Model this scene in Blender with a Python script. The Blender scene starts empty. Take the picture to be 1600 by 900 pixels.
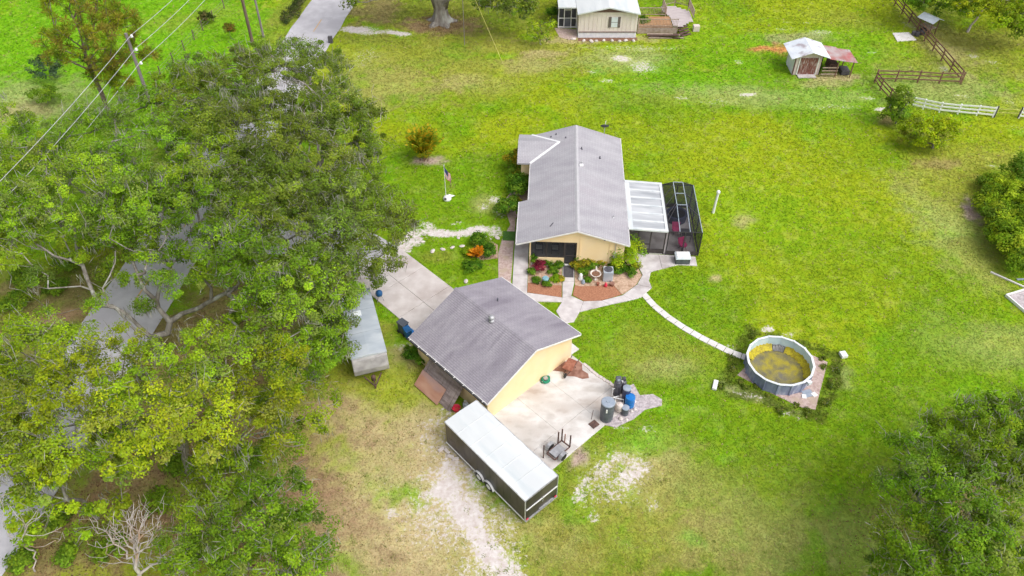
import bpy, math, random
import numpy as np
from mathutils import Vector, Matrix

# ------------------------------------------------------------------ camera, sky, sun, exposure
SC = bpy.context.scene
COL = SC.collection
R = math.radians
CAM_H, PITCH, FPX = 42.5, R(43.6), 1244.4
cam_data = bpy.data.cameras.new('camera')
cam_data.lens = 28.0
cam_data.sensor_width = 36.0
cam_data.clip_start = 0.5
cam_data.clip_end = 6000
cam = bpy.data.objects.new('camera', cam_data)
cam.location = (0, 0, CAM_H)
cam.rotation_euler = (math.pi / 2 - PITCH, 0, 0)
COL.objects.link(cam)
SC.camera = cam

SUN_EL, SUN_AZ = R(55), R(126)         # azimuth measured from +Y towards +X
world = bpy.data.worlds.new('World')
SC.world = world
world.use_nodes = True
wn, wl = world.node_tree.nodes, world.node_tree.links
wn.clear()
sky_tex = wn.new('ShaderNodeTexSky')
sky_tex.sky_type = 'NISHITA'
sky_tex.sun_disc = False
sky_tex.sun_elevation = SUN_EL
sky_tex.sun_rotation = SUN_AZ
sky_tex.air_density = 1.0
sky_tex.dust_density = 4.0
w_hs = wn.new('ShaderNodeHueSaturation')      # thin even cloud: nearly neutral sky light
w_hs.inputs['Saturation'].default_value = 0.28
w_bg = wn.new('ShaderNodeBackground')
w_bg.inputs['Strength'].default_value = 0.15
w_out = wn.new('ShaderNodeOutputWorld')
wl.new(sky_tex.outputs[0], w_hs.inputs['Color'])
wl.new(w_hs.outputs[0], w_bg.inputs['Color'])
wl.new(w_bg.outputs[0], w_out.inputs['Surface'])

sun_data = bpy.data.lights.new('sun', 'SUN')
sun_data.energy = 1.1
sun_data.angle = R(45)
sun_data.color = (1.0, 0.965, 0.94)
sun = bpy.data.objects.new('sun', sun_data)
sun_dir = Vector((math.sin(SUN_AZ) * math.cos(SUN_EL), math.cos(SUN_AZ) * math.cos(SUN_EL), math.sin(SUN_EL)))
sun.rotation_euler = sun_dir.to_track_quat('Z', 'Y').to_euler()
sun.location = (60, -30, 90)
COL.objects.link(sun)

SC.view_settings.view_transform = 'Standard'
SC.view_settings.look = 'None'
SC.view_settings.gamma = 1.0
SC.view_settings.exposure = 0.45
SC.view_settings.use_curve_mapping = False

# ------------------------------------------------------------------ helpers
rng = np.random.default_rng(7)
random.seed(7)
_s, _c = math.sin(PITCH), math.cos(PITCH)


def site(px, py, z=0.0):
    """survey helper: point of the property at height z, read off the calibrated photograph"""
    x, y = (px - 800) / FPX, (450 - py) / FPX
    d = (x, _c + y * _s, -_s + y * _c)
    t = (z - CAM_H) / d[2]
    return Vector((d[0] * t, d[1] * t, z))


ORD = 'first second third fourth fifth sixth seventh eighth ninth tenth eleventh twelfth thirteenth fourteenth fifteenth sixteenth'.split()


def tag(o, label=None, cat=None, group=None, kind=None):
    if label: o['label'] = label
    if cat: o['category'] = cat
    if group: o['group'] = group
    if kind: o['kind'] = kind
    return o


def thing(name, label, cat, loc=(0, 0, 0), rotz=0.0, group=None):
    o = bpy.data.objects.new(name, None)
    o.empty_display_size = 0.3
    COL.objects.link(o)
    o.location = loc
    o.rotation_euler = (0, 0, rotz)
    return tag(o, label, cat, group)


def link(name, me, m=None, parent=None):
    if m is not None and len(me.materials) == 0:
        me.materials.append(m)
    o = bpy.data.objects.new(name, me)
    COL.objects.link(o)
    if parent is not None:
        o.parent = parent
    return o


def copy_tree(o, parent=None):
    c = o.copy()
    COL.objects.link(c)
    c.parent = parent
    for ch in list(o.children):
        copy_tree(ch, c)
    return c


class MB:
    """collects faces for one mesh"""

    def __init__(s):
        s.v, s.f, s.mi = [], [], []

    def add(s, vs, fs, mi=0):
        b = len(s.v)
        s.v += [tuple(p) for p in vs]
        s.f += [tuple(i + b for i in f) for f in fs]
        s.mi += [mi] * len(fs)
        return s

    def box(s, c, d, rz=0.0, mat=None, taper=1.0, mi=0):
        x, y, z = d[0] / 2, d[1] / 2, d[2] / 2
        vs = []
        for k, zz in ((1.0, -z), (taper, z)):
            vs += [Vector((-x * k, -y * k, zz)), Vector((x * k, -y * k, zz)), Vector((x * k, y * k, zz)), Vector((-x * k, y * k, zz))]
        m = mat if mat is not None else Matrix.Rotation(rz, 3, 'Z')
        vs = [m @ p + Vector(c) for p in vs]
        return s.add(vs, [(3, 2, 1, 0), (4, 5, 6, 7), (0, 1, 5, 4), (1, 2, 6, 5), (2, 3, 7, 6), (3, 0, 4, 7)], mi)

    def prism(s, poly, z0, z1, mi=0):
        n = len(poly)
        a = sum(poly[i][0] * poly[(i + 1) % n][1] - poly[(i + 1) % n][0] * poly[i][1] for i in range(n))
        if a < 0: poly = poly[::-1]
        vs = [(p[0], p[1], z0) for p in poly] + [(p[0], p[1], z1) for p in poly]
        fs = [tuple(range(n - 1, -1, -1)), tuple(range(n, 2 * n))]
        fs += [(i, (i + 1) % n, n + (i + 1) % n, n + i) for i in range(n)]
        return s.add(vs, fs, mi)

    def bar(s, a, b, w, h=None, mi=0):
        """rectangular bar from a to b"""
        a, b = Vector(a), Vector(b)
        h = w if h is None else h
        d = (b - a).normalized()
        up = Vector((0, 0, 1)) if abs(d.z) < 0.95 else Vector((0, 1, 0))
        sx = d.cross(up).normalized()
        sy = sx.cross(d).normalized()
        vs = []
        for p in (a, b):
            for i, j in ((-1, -1), (1, -1), (1, 1), (-1, 1)):
                vs.append(p + sx * (i * w / 2) + sy * (j * h / 2))
        return s.add(vs, [(0, 1, 2, 3), (7, 6, 5, 4), (0, 4, 5, 1), (1, 5, 6, 2), (2, 6, 7, 3), (3, 7, 4, 0)], mi)

    def tube(s, pts, rad, n=8, cap=True, mi=0):
        pts = [Vector(p) for p in pts]
        if not hasattr(rad, '__len__'): rad = [rad] * len(pts)
        rings = []
        for i, p in enumerate(pts):
            d = (pts[min(i + 1, len(pts) - 1)] - pts[max(i - 1, 0)]).normalized()
            up = Vector((0, 0, 1)) if abs(d.z) < 0.9 else Vector((1, 0, 0))
            sx = d.cross(up).normalized()
            sy = sx.cross(d).normalized()
            rings.append([p + (sx * math.cos(2 * math.pi * k / n) + sy * math.sin(2 * math.pi * k / n)) * rad[i] for k in range(n)])
        vs = [q for r in rings for q in r]
        fs = []
        for i in range(len(pts) - 1):
            for k in range(n):
                a, b = i * n + k, i * n + (k + 1) % n
                fs.append((a, b, b + n, a + n))
        if cap:
            fs.append(tuple(range(n - 1, -1, -1)))
            fs.append(tuple(range((len(pts) - 1) * n, len(pts) * n)))
        return s.add(vs, fs, mi)

    def lathe(s, prof, n=20, c=(0, 0, 0), mi=0, m=None):
        vs = []
        for r, z in prof:
            for k in range(n):
                a = 2 * math.pi * k / n
                p = Vector((r * math.cos(a), r * math.sin(a), z))
                if m is not None: p = m @ p
                vs.append(p + Vector(c))
        fs = []
        for i in range(len(prof) - 1):
            for k in range(n):
                a, b = i * n + k, i * n + (k + 1) % n
                fs.append((a, b, b + n, a + n))
        if prof[0][0] > 1e-4: fs.append(tuple(range(n - 1, -1, -1)))
        if prof[-1][0] > 1e-4: fs.append(tuple(range((len(prof) - 1) * n, len(prof) * n)))
        return s.add(vs, fs, mi)

    def build(s, name, m, parent=None, smooth=False, bevel=0.0):
        me = bpy.data.meshes.new(name)
        me.from_pydata(s.v, [], s.f)
        ms = m if isinstance(m, (list, tuple)) else [m]
        for q in ms: me.materials.append(q)
        if len(ms) > 1: me.polygons.foreach_set('material_index', s.mi)
        if smooth: me.shade_smooth()
        me.update()
        o = link(name, me, None, parent)
        if bevel > 0:
            b = o.modifiers.new('bevel', 'BEVEL')
            b.width = bevel
            b.segments = 2
            b.limit_method = 'ANGLE'
        return o


def box(name, c, d, m, parent=None, rz=0.0, bevel=0.0, taper=1.0):
    return MB().box(c, d, rz, taper=taper).build(name, m, parent, bevel=bevel)


# ---- materials
def M(name, c1, c2=None, rough=0.75, scale=2.5, detail=6, bump=0.0, bscale=40, stretch=(1, 1, 1), metal=0.0, lo=0.35, hi=0.65, c3=None, s3=0.4, spec=0.35, coords='Object', fine=0.0):
    m = bpy.data.materials.new(name)
    m.use_nodes = True
    nt = m.node_tree
    n, l = nt.nodes, nt.links
    b = n['Principled BSDF']
    b.inputs['Roughness'].default_value = rough
    b.inputs['Metallic'].default_value = metal
    b.inputs['Specular IOR Level'].default_value = spec
    c1 = tuple(c1) + (1,)
    c2 = c1 if c2 is None else tuple(c2) + (1,)
    tc = n.new('ShaderNodeTexCoord')
    mp = n.new('ShaderNodeMapping')
    mp.inputs['Scale'].default_value = stretch
    l.new(tc.outputs[coords], mp.inputs[0])

    def noise(sc, det=detail):
        t = n.new('ShaderNodeTexNoise')
        t.inputs['Scale'].default_value = sc
        t.inputs['Detail'].default_value = det
        l.new(mp.outputs[0], t.inputs['Vector'])
        return t

    def ramp(src, a, z):
        r = n.new('ShaderNodeMapRange')
        r.inputs['From Min'].default_value = a
        r.inputs['From Max'].default_value = z
        l.new(src, r.inputs['Value'])
        return r.outputs[0]

    def mix(f, a, bb):
        x = n.new('ShaderNodeMix')
        x.data_type = 'RGBA'
        l.new(f, x.inputs['Factor'])
        for sck, val in (('A', a), ('B', bb)):
            i = [q for q in x.inputs if q.name == sck and q.type == 'RGBA'][0]
            if isinstance(val, tuple): i.default_value = val
            else: l.new(val, i)
        return [q for q in x.outputs if q.type == 'RGBA'][0]

    t = noise(scale)
    col = mix(ramp(t.outputs['Fac'], lo, hi), c1, c2)
    if c3 is not None:
        t3 = noise(s3)
        col = mix(ramp(t3.outputs['Fac'], 0.52, 0.66), col, tuple(c3) + (1,))
    if fine > 0:
        tf = noise(bscale, 3)
        hsv = n.new('ShaderNodeHueSaturation')
        rr = n.new('ShaderNodeMapRange')
        rr.inputs['From Min'].default_value = 0.3
        rr.inputs['From Max'].default_value = 0.7
        rr.inputs['To Min'].default_value = 1 - fine
        rr.inputs['To Max'].default_value = 1 + fine
        l.new(tf.outputs['Fac'], rr.inputs['Value'])
        l.new(rr.outputs[0], hsv.inputs['Value'])
        l.new(col, hsv.inputs['Color'])
        col = hsv.outputs[0]
    l.new(col, b.inputs['Base Color'])
    if bump > 0:
        tb = noise(bscale, 4)
        bp = n.new('ShaderNodeBump')
        bp.inputs['Strength'].default_value = bump
        bp.inputs['Distance'].default_value = 0.02
        l.new(tb.outputs['Fac'], bp.inputs['Height'])
        l.new(bp.outputs[0], b.inputs['Normal'])
    return m


def shingle_tabs(m, dark=0.80):
    n, l = m.node_tree.nodes, m.node_tree.links
    b = n['Principled BSDF']
    src = b.inputs['Base Color'].links[0].from_socket
    tc = n.new('ShaderNodeTexCoord')
    sp = n.new('ShaderNodeSeparateXYZ'); cb = n.new('ShaderNodeCombineXYZ')
    l.new(tc.outputs['Object'], sp.inputs[0])
    l.new(sp.outputs['Y'], cb.inputs['X']); l.new(sp.outputs['X'], cb.inputs['Y'])
    br = n.new('ShaderNodeTexBrick')
    br.inputs['Scale'].default_value = 1.0
    br.inputs['Brick Width'].default_value = 0.32
    br.inputs['Row Height'].default_value = 0.145
    br.inputs['Mortar Size'].default_value = 0.016
    br.inputs['Mortar Smooth'].default_value = 0.3
    br.inputs['Color1'].default_value = (1, 1, 1, 1)
    br.inputs['Color2'].default_value = (.93, .93, .935, 1)
    br.inputs['Mortar'].default_value = (dark, dark, dark, 1)
    l.new(cb.outputs[0], br.inputs['Vector'])
    x = n.new('ShaderNodeMix'); x.data_type = 'RGBA'; x.blend_type = 'MULTIPLY'
    x.inputs['Factor'].default_value = 1.0
    ia = [q for q in x.inputs if q.type == 'RGBA']
    l.new(src, ia[0]); l.new(br.outputs['Color'], ia[1])
    l.new([q for q in x.outputs if q.type == 'RGBA'][0], b.inputs['Base Color'])


def screen_mat(name, col, alpha):
    m = bpy.data.materials.new(name)
    m.use_nodes = True
    n, l = m.node_tree.nodes, m.node_tree.links
    n.clear()
    d = n.new('ShaderNodeBsdfDiffuse')
    d.inputs['Color'].default_value = tuple(col) + (1,)
    t = n.new('ShaderNodeBsdfTransparent')
    x = n.new('ShaderNodeMixShader')
    x.inputs[0].default_value = alpha
    o = n.new('ShaderNodeOutputMaterial')
    l.new(t.outputs[0], x.inputs[1])
    l.new(d.outputs[0], x.inputs[2])
    l.new(x.outputs[0], o.inputs['Surface'])
    return m


def leaf_mat(name, trans=0.3, rough=0.55):
    m = bpy.data.materials.new(name)
    m.use_nodes = True
    n, l = m.node_tree.nodes, m.node_tree.links
    b = n['Principled BSDF']
    b.inputs['Roughness'].default_value = rough
    b.inputs['Specular IOR Level'].default_value = 0.10
    a = n.new('ShaderNodeAttribute')
    a.attribute_name = 'col'
    l.new(a.outputs['Color'], b.inputs['Base Color'])
    t = n.new('ShaderNodeBsdfTranslucent')
    l.new(a.outputs['Color'], t.inputs['Color'])
    x = n.new('ShaderNodeMixShader')
    x.inputs[0].default_value = trans
    l.new(b.outputs[0], x.inputs[1])
    l.new(t.outputs[0], x.inputs[2])
    l.new(x.outputs[0], n['Material Output'].inputs['Surface'])
    return m


MAT = {}
MAT['leaf'] = leaf_mat('leaf_mat', 0.45)
MAT['grass'] = leaf_mat('grass_blade_mat', 0.3)
MAT['bark'] = M('bark', (0.17, 0.145, 0.125), (0.31, 0.285, 0.255), 0.9, 3, stretch=(1, 1, 0.4), bump=0.6, bscale=14, c3=(0.40, 0.40, 0.36), s3=1.3)
MAT['dead_bark'] = M('dead_bark', (0.40, 0.345, 0.32), (0.57, 0.515, 0.485), 0.9, 2.5, bump=0.3, bscale=20, c3=(0.45, 0.3, 0.2), s3=0.9)
MAT['pine_bark'] = M('pine_bark', (0.16, 0.11, 0.09), (0.30, 0.24, 0.21), 0.9, 3, bump=0.5, bscale=12)
MAT['shingle_house'] = M('shingle_house', (0.375, 0.36, 0.39), (0.455, 0.44, 0.465), 0.85, 0.8, stretch=(0.4, 1.3, 1), bump=0.3, bscale=55, c3=(0.42, 0.395, 0.425), s3=0.45, fine=0.10)
shingle_tabs(MAT['shingle_house'])
MAT['shingle_garage'] = M('shingle_garage', (0.29, 0.265, 0.305), (0.37, 0.345, 0.38), 0.75, 1.1, stretch=(0.35, 1.5, 1), bump=0.3, bscale=55, c3=(0.245, 0.22, 0.26), s3=0.55, fine=0.14)
shingle_tabs(MAT['shingle_garage'], 0.74)
MAT['ridge'] = M('ridge_cap', (0.42, 0.41, 0.43), (0.46, 0.45, 0.47), 0.8, 3, bump=0.2)
MAT['flash'] = M('flashing', (0.74, 0.73, 0.74), (0.82, 0.82, 0.83), 0.5, 3)
MAT['stucco'] = M('yellow_stucco', (0.92, 0.70, 0.40), (0.95, 0.75, 0.46), 0.85, 0.9, bump=0.25, bscale=60, c3=(0.88, 0.68, 0.45), s3=0.4)
MAT['trim'] = M('white_trim', (0.74, 0.72, 0.70), (0.82, 0.81, 0.80), 0.6, 3)
MAT['white_paint'] = M('white_paint', (0.76, 0.76, 0.76), (0.84, 0.84, 0.84), 0.55, 2)
MAT['white_roof'] = M('white_membrane', (0.60, 0.62, 0.63), (0.70, 0.72, 0.72), 0.5, 0.5, stretch=(1.5, 0.35, 1), c3=(0.54, 0.58, 0.60), s3=0.7, bump=0.04, bscale=5)
MAT['lanai_panel'] = M('lanai_panel', (0.33, 0.345, 0.37), (0.56, 0.57, 0.59), 0.6, 1.0, stretch=(0.4, 2.2, 1), lo=0.3, hi=0.7)
MAT['dark_alu'] = M('dark_aluminium', (0.035, 0.033, 0.036), (0.06, 0.055, 0.06), 0.5, 4)
MAT['bronze'] = M('bronze_frame', (0.05, 0.042, 0.042), (0.075, 0.065, 0.062), 0.5, 4)
MAT['cage_top'] = M('cage_top_beam', (0.30, 0.36, 0.42), (0.40, 0.45, 0.5), 0.5, 4)
MAT['screen'] = screen_mat('insect_screen', (0.03, 0.033, 0.04), 0.66)
MAT['screen_light'] = screen_mat('insect_screen_thin', (0.03, 0.03, 0.034), 0.52)
MAT['glass'] = M('window_glass', (0.02, 0.024, 0.03), (0.03, 0.035, 0.04), 0.08, 2, spec=0.6)
MAT['concrete'] = M('concrete', (0.53, 0.475, 0.455), (0.64, 0.59, 0.575), 0.85, 1.1, bump=0.15, bscale=50, c3=(0.46, 0.395, 0.375), s3=0.35, fine=0.06)
MAT['patio'] = M('patio_concrete', (0.50, 0.465, 0.435), (0.68, 0.66, 0.645), 0.85, 0.9, stretch=(0.8, 1.3, 1), lo=0.36, hi=0.60, bump=0.12, bscale=50, c3=(0.42, 0.36, 0.32), s3=0.45, fine=0.07)
MAT['walk'] = M('walk_concrete', (0.52, 0.475, 0.475), (0.65, 0.61, 0.605), 0.85, 1.6, bump=0.15, bscale=50, c3=(0.42, 0.375, 0.37), s3=0.7, fine=0.09)
MAT['strip'] = M('strip_concrete', (0.62, 0.585, 0.565), (0.72, 0.69, 0.68), 0.85, 1.8, bump=0.15, bscale=50, fine=0.05)
MAT['asphalt'] = M('old_asphalt', (0.43, 0.415, 0.44), (0.53, 0.515, 0.54), 0.9, 0.8, bump=0.2, bscale=60, c3=(0.42, 0.40, 0.43), s3=0.25, fine=0.07)
MAT['road_paint'] = M('road_paint', (0.62, 0.36, 0.14), (0.52, 0.40, 0.28), 0.8, 3)
MAT['mulch'] = M('red_mulch', (0.30, 0.125, 0.07), (0.46, 0.22, 0.13), 0.95, 14, bump=0.7, bscale=45, fine=0.2)
MAT['mulch_pale'] = M('faded_mulch', (0.44, 0.29, 0.20), (0.60, 0.43, 0.32), 0.95, 7, bump=0.7, bscale=40, fine=0.2, c3=(0.35, 0.22, 0.14), s3=2)
MAT['pink_gravel'] = M('pink_gravel', (0.40, 0.28, 0.25), (0.56, 0.44, 0.40), 0.95, 5, bump=0.6, bscale=40, fine=0.2, c3=(0.46, 0.36, 0.28), s3=1.0)
MAT['gravel'] = M('grey_gravel', (0.36, 0.31, 0.32), (0.56, 0.50, 0.51), 0.95, 5, bump=0.8, bscale=35, fine=0.25)
MAT['black_panel'] = M('black_trailer_panel', (0.022, 0.02, 0.022), (0.055, 0.048, 0.046), 0.35, 1.0, stretch=(1, 1, 0.4), c3=(0.085, 0.07, 0.062), s3=0.8, spec=0.4)
MAT['rubber'] = M('rubber', (0.02, 0.02, 0.02), (0.035, 0.034, 0.033), 0.85, 6)
MAT['steel'] = M('galvanised', (0.42, 0.42, 0.44), (0.56, 0.56, 0.58), 0.45, 4, metal=0.5)
MAT['rust'] = M('rust', (0.22, 0.075, 0.045), (0.36, 0.15, 0.10), 0.85, 5, bump=0.3, bscale=40)
MAT['dark_rust'] = M('dark_rust', (0.075, 0.045, 0.042), (0.15, 0.085, 0.07), 0.85, 6)
MAT['brown_wood'] = M('brown_fence_wood', (0.16, 0.085, 0.06), (0.25, 0.14, 0.10), 0.85, 3, stretch=(2, 2, 2), bump=0.3, bscale=25)
MAT['grey_wood'] = M('grey_wood', (0.24, 0.19, 0.185), (0.40, 0.33, 0.32), 0.9, 2.2, stretch=(4, 0.5, 1), bump=0.5, bscale=22, c3=(0.19, 0.145, 0.135), s3=0.9)
MAT['ply'] = M('plywood', (0.42, 0.21, 0.145), (0.50, 0.29, 0.21), 0.85, 2, stretch=(1, 0.4, 1), c3=(0.38, 0.25, 0.24), s3=0.7, bump=0.2, bscale=30)
MAT['deck_wood'] = M('deck_wood', (0.42, 0.36, 0.36), (0.54, 0.48, 0.47), 0.85, 3, stretch=(0.5, 4, 1))
MAT['deck_brown'] = M('deck_brown_wood', (0.34, 0.17, 0.075), (0.45, 0.26, 0.14), 0.85, 3, stretch=(0.5, 4, 1))
MAT['rail_wood'] = M('rail_wood', (0.30, 0.22, 0.17), (0.42, 0.34, 0.28), 0.85, 3)
MAT['camper'] = M('camper_roof', (0.34, 0.385, 0.44), (0.46, 0.50, 0.545), 0.45, 0.9, stretch=(0.6, 1.4, 1), c3=(0.54, 0.57, 0.60), s3=0.5, bump=0.05, bscale=6)
MAT['camper_side'] = M('camper_side', (0.26, 0.245, 0.245), (0.36, 0.345, 0.34), 0.5, 2, c3=(0.42, 0.40, 0.39), s3=1.5)
MAT['pool_wall'] = M('pool_wall', (0.15, 0.17, 0.28), (0.27, 0.31, 0.44), 0.45, 1.5, stretch=(2, 2, 0.5), c3=(0.47, 0.51, 0.59), s3=1.2)
MAT['pool_rail'] = M('pool_rail', (0.66, 0.70, 0.74), (0.76, 0.79, 0.81), 0.4, 3)
MAT['liner'] = M('pool_liner', (0.50, 0.65, 0.72), (0.62, 0.74, 0.79), 0.4, 1.2)
MAT['algae'] = M('algae', (0.30, 0.235, 0.012), (0.52, 0.43, 0.015), 0.6, 3.5, bump=0.5, bscale=14, fine=0.2)
MAT['pool_floor'] = M('pool_floor', (0.15, 0.135, 0.085), (0.36, 0.30, 0.03), 0.5, 1.3, detail=8, lo=0.36, hi=0.58, c3=(0.17, 0.155, 0.115), s3=0.7, fine=0.25, bscale=18)
MAT['pool_water'] = M('pool_water', (0.075, 0.075, 0.08), (0.11, 0.105, 0.10), 0.15, 2, spec=0.5)
MAT['tank_grey'] = M('tank_grey', (0.085, 0.095, 0.115), (0.13, 0.14, 0.165), 0.5, 2.5)
MAT['tank_lid'] = M('tank_lid', (0.26, 0.31, 0.38), (0.34, 0.38, 0.45), 0.5, 4)
MAT['tank_black'] = M('tank_black', (0.06, 0.06, 0.075), (0.12, 0.12, 0.14), 0.4, 3)
MAT['navy'] = M('navy_plastic', (0.035, 0.045, 0.105), (0.06, 0.07, 0.15), 0.45, 3)
MAT['blue'] = M('blue_plastic', (0.01, 0.14, 0.48), (0.03, 0.23, 0.60), 0.4, 3)
MAT['beige'] = M('beige_plastic', (0.58, 0.50, 0.46), (0.68, 0.60, 0.55), 0.5, 3)
MAT['bin'] = M('bin_plastic', (0.055, 0.065, 0.085), (0.085, 0.095, 0.115), 0.5, 3)
MAT['bin_blue'] = M('bin_blue', (0.012, 0.08, 0.22), (0.02, 0.12, 0.30), 0.45, 3)
MAT['red'] = M('red_plastic', (0.62, 0.035, 0.075), (0.72, 0.06, 0.11), 0.45, 4)
MAT['magenta'] = M('magenta_fabric', (0.62, 0.04, 0.20), (0.75, 0.08, 0.26), 0.7, 4)
MAT['green_hose'] = M('green_hose', (0.01, 0.20, 0.10), (0.03, 0.32, 0.18), 0.5, 4)
MAT['cushion'] = M('white_cushion', (0.62, 0.62, 0.64), (0.7, 0.7, 0.7), 0.8, 4)
MAT['ceramic'] = M('ceramic', (0.66, 0.58, 0.52), (0.76, 0.70, 0.66), 0.6, 5)
MAT['teal'] = M('teal_glaze', (0.16, 0.34, 0.42), (0.28, 0.47, 0.52), 0.4, 6)
MAT['soil'] = M('soil', (0.16, 0.08, 0.05), (0.26, 0.14, 0.09), 0.95, 8, bump=0.5)
MAT['mud'] = M('mud_stain', (0.22, 0.10, 0.07), (0.36, 0.20, 0.15), 0.85, 2.5, bump=0.2)
MAT['siding'] = M('cream_siding', (0.70, 0.61, 0.575), (0.76, 0.68, 0.64), 0.7, 1.0, stretch=(3, 1, 0.4))
MAT['skirt'] = M('white_skirting', (0.66, 0.67, 0.72), (0.80, 0.80, 0.82), 0.7, 2.5)
MAT['gable_brown'] = M('brown_gable', (0.15, 0.085, 0.085), (0.21, 0.125, 0.12), 0.8, 3)
MAT['shutter'] = M('shutter', (0.13, 0.105, 0.10), (0.18, 0.15, 0.14), 0.7, 5)
MAT['pane_white'] = M('curtained_pane', (0.60, 0.66, 0.72), (0.72, 0.76, 0.80), 0.2, 2)
MAT['shed_wall'] = M('shed_wall', (0.58, 0.47, 0.44), (0.70, 0.60, 0.57), 0.8, 2.2, stretch=(2, 2, 0.4))
MAT['shed_side'] = M('shed_side', (0.66, 0.66, 0.72), (0.76, 0.75, 0.79), 0.8, 2)
MAT['shed_door'] = M('shed_door', (0.16, 0.055, 0.04), (0.24, 0.10, 0.08), 0.8, 3, stretch=(3, 1, 0.5), c3=(0.45, 0.38, 0.36), s3=5)
MAT['tin'] = M('tin_roof', (0.62, 0.66, 0.72), (0.74, 0.77, 0.81), 0.4, 1.2, c3=(0.36, 0.30, 0.33), s3=0.75)
MAT['tin_rust'] = M('rusty_tin', (0.42, 0.36, 0.36), (0.36, 0.13, 0.12), 0.7, 0.9, c3=(0.42, 0.12, 0.12), s3=0.8, fine=0.15)
MAT['tin_blue'] = M('pale_tin', (0.64, 0.69, 0.80), (0.72, 0.76, 0.86), 0.4, 1.2)
MAT['blue_pale'] = M('white_sheet', (0.66, 0.72, 0.80), (0.78, 0.81, 0.85), 0.5, 3)
MAT['pole'] = M('utility_pole', (0.12, 0.085, 0.065), (0.19, 0.14, 0.11), 0.9, 3, stretch=(1, 1, 0.2))
MAT['pole_grey'] = M('grey_pole', (0.20, 0.17, 0.17), (0.28, 0.25, 0.24), 0.9, 3, stretch=(1, 1, 0.2))
MAT['wire'] = M('wire', (0.48, 0.48, 0.51), (0.58, 0.58, 0.6), 0.4, 3)
MAT['wire_yellow'] = M('yellow_guard', (0.50, 0.46, 0.10), (0.60, 0.56, 0.2), 0.6, 3)
MAT['stone'] = M('pale_stone', (0.52, 0.45, 0.42), (0.74, 0.68, 0.65), 0.9, 3, bump=0.3)
MAT['charcoal'] = M('charcoal_mat', (0.07, 0.065, 0.075), (0.10, 0.095, 0.10), 0.95, 6)
MAT['turf'] = M('green_mat', (0.045, 0.12, 0.02), (0.075, 0.17, 0.03), 0.95, 6, bump=0.4)
MAT['flag_red'] = M('flag_red', (0.50, 0.05, 0.07), (0.55, 0.08, 0.10), 0.8, 4)
MAT['flag_white'] = M('flag_white', (0.72, 0.70, 0.70), (0.78, 0.77, 0.77), 0.8, 4)
MAT['flag_blue'] = M('flag_blue', (0.035, 0.05, 0.15), (0.05, 0.07, 0.2), 0.8, 4)
MAT['skylight'] = M('skylight', (0.72, 0.76, 0.78), (0.8, 0.83, 0.84), 0.3, 3)


# ---- numpy noise
def vnoise(x, y, seed=0):
    xi, yi = np.floor(x).astype(np.int64), np.floor(y).astype(np.int64)
    fx, fy = x - xi, y - yi
    fx, fy = fx * fx * (3 - 2 * fx), fy * fy * (3 - 2 * fy)

    def h(a, b):
        n = (a * 374761393 + b * 668265263 + seed * 1442695041) & 0x7fffffff
        n = ((n ^ (n >> 13)) * 1274126177) & 0x7fffffff
        return ((n ^ (n >> 16)) & 0xffff) / 65535.0
    return (h(xi, yi) * (1 - fx) + h(xi + 1, yi) * fx) * (1 - fy) + (h(xi, yi + 1) * (1 - fx) + h(xi + 1, yi + 1) * fx) * fy


def fbm(x, y, seed=0, oct=4):
    v, a, t = 0, 1.0, 0
    for o in range(oct):
        v = v + a * vnoise(x * 2 ** o, y * 2 ** o, seed + o * 17)
        t += a
        a *= 0.55
    return v / t


def sstep(a, b, x):
    t = np.clip((x - a) / (b - a), 0, 1)
    return t * t * (3 - 2 * t)


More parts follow.
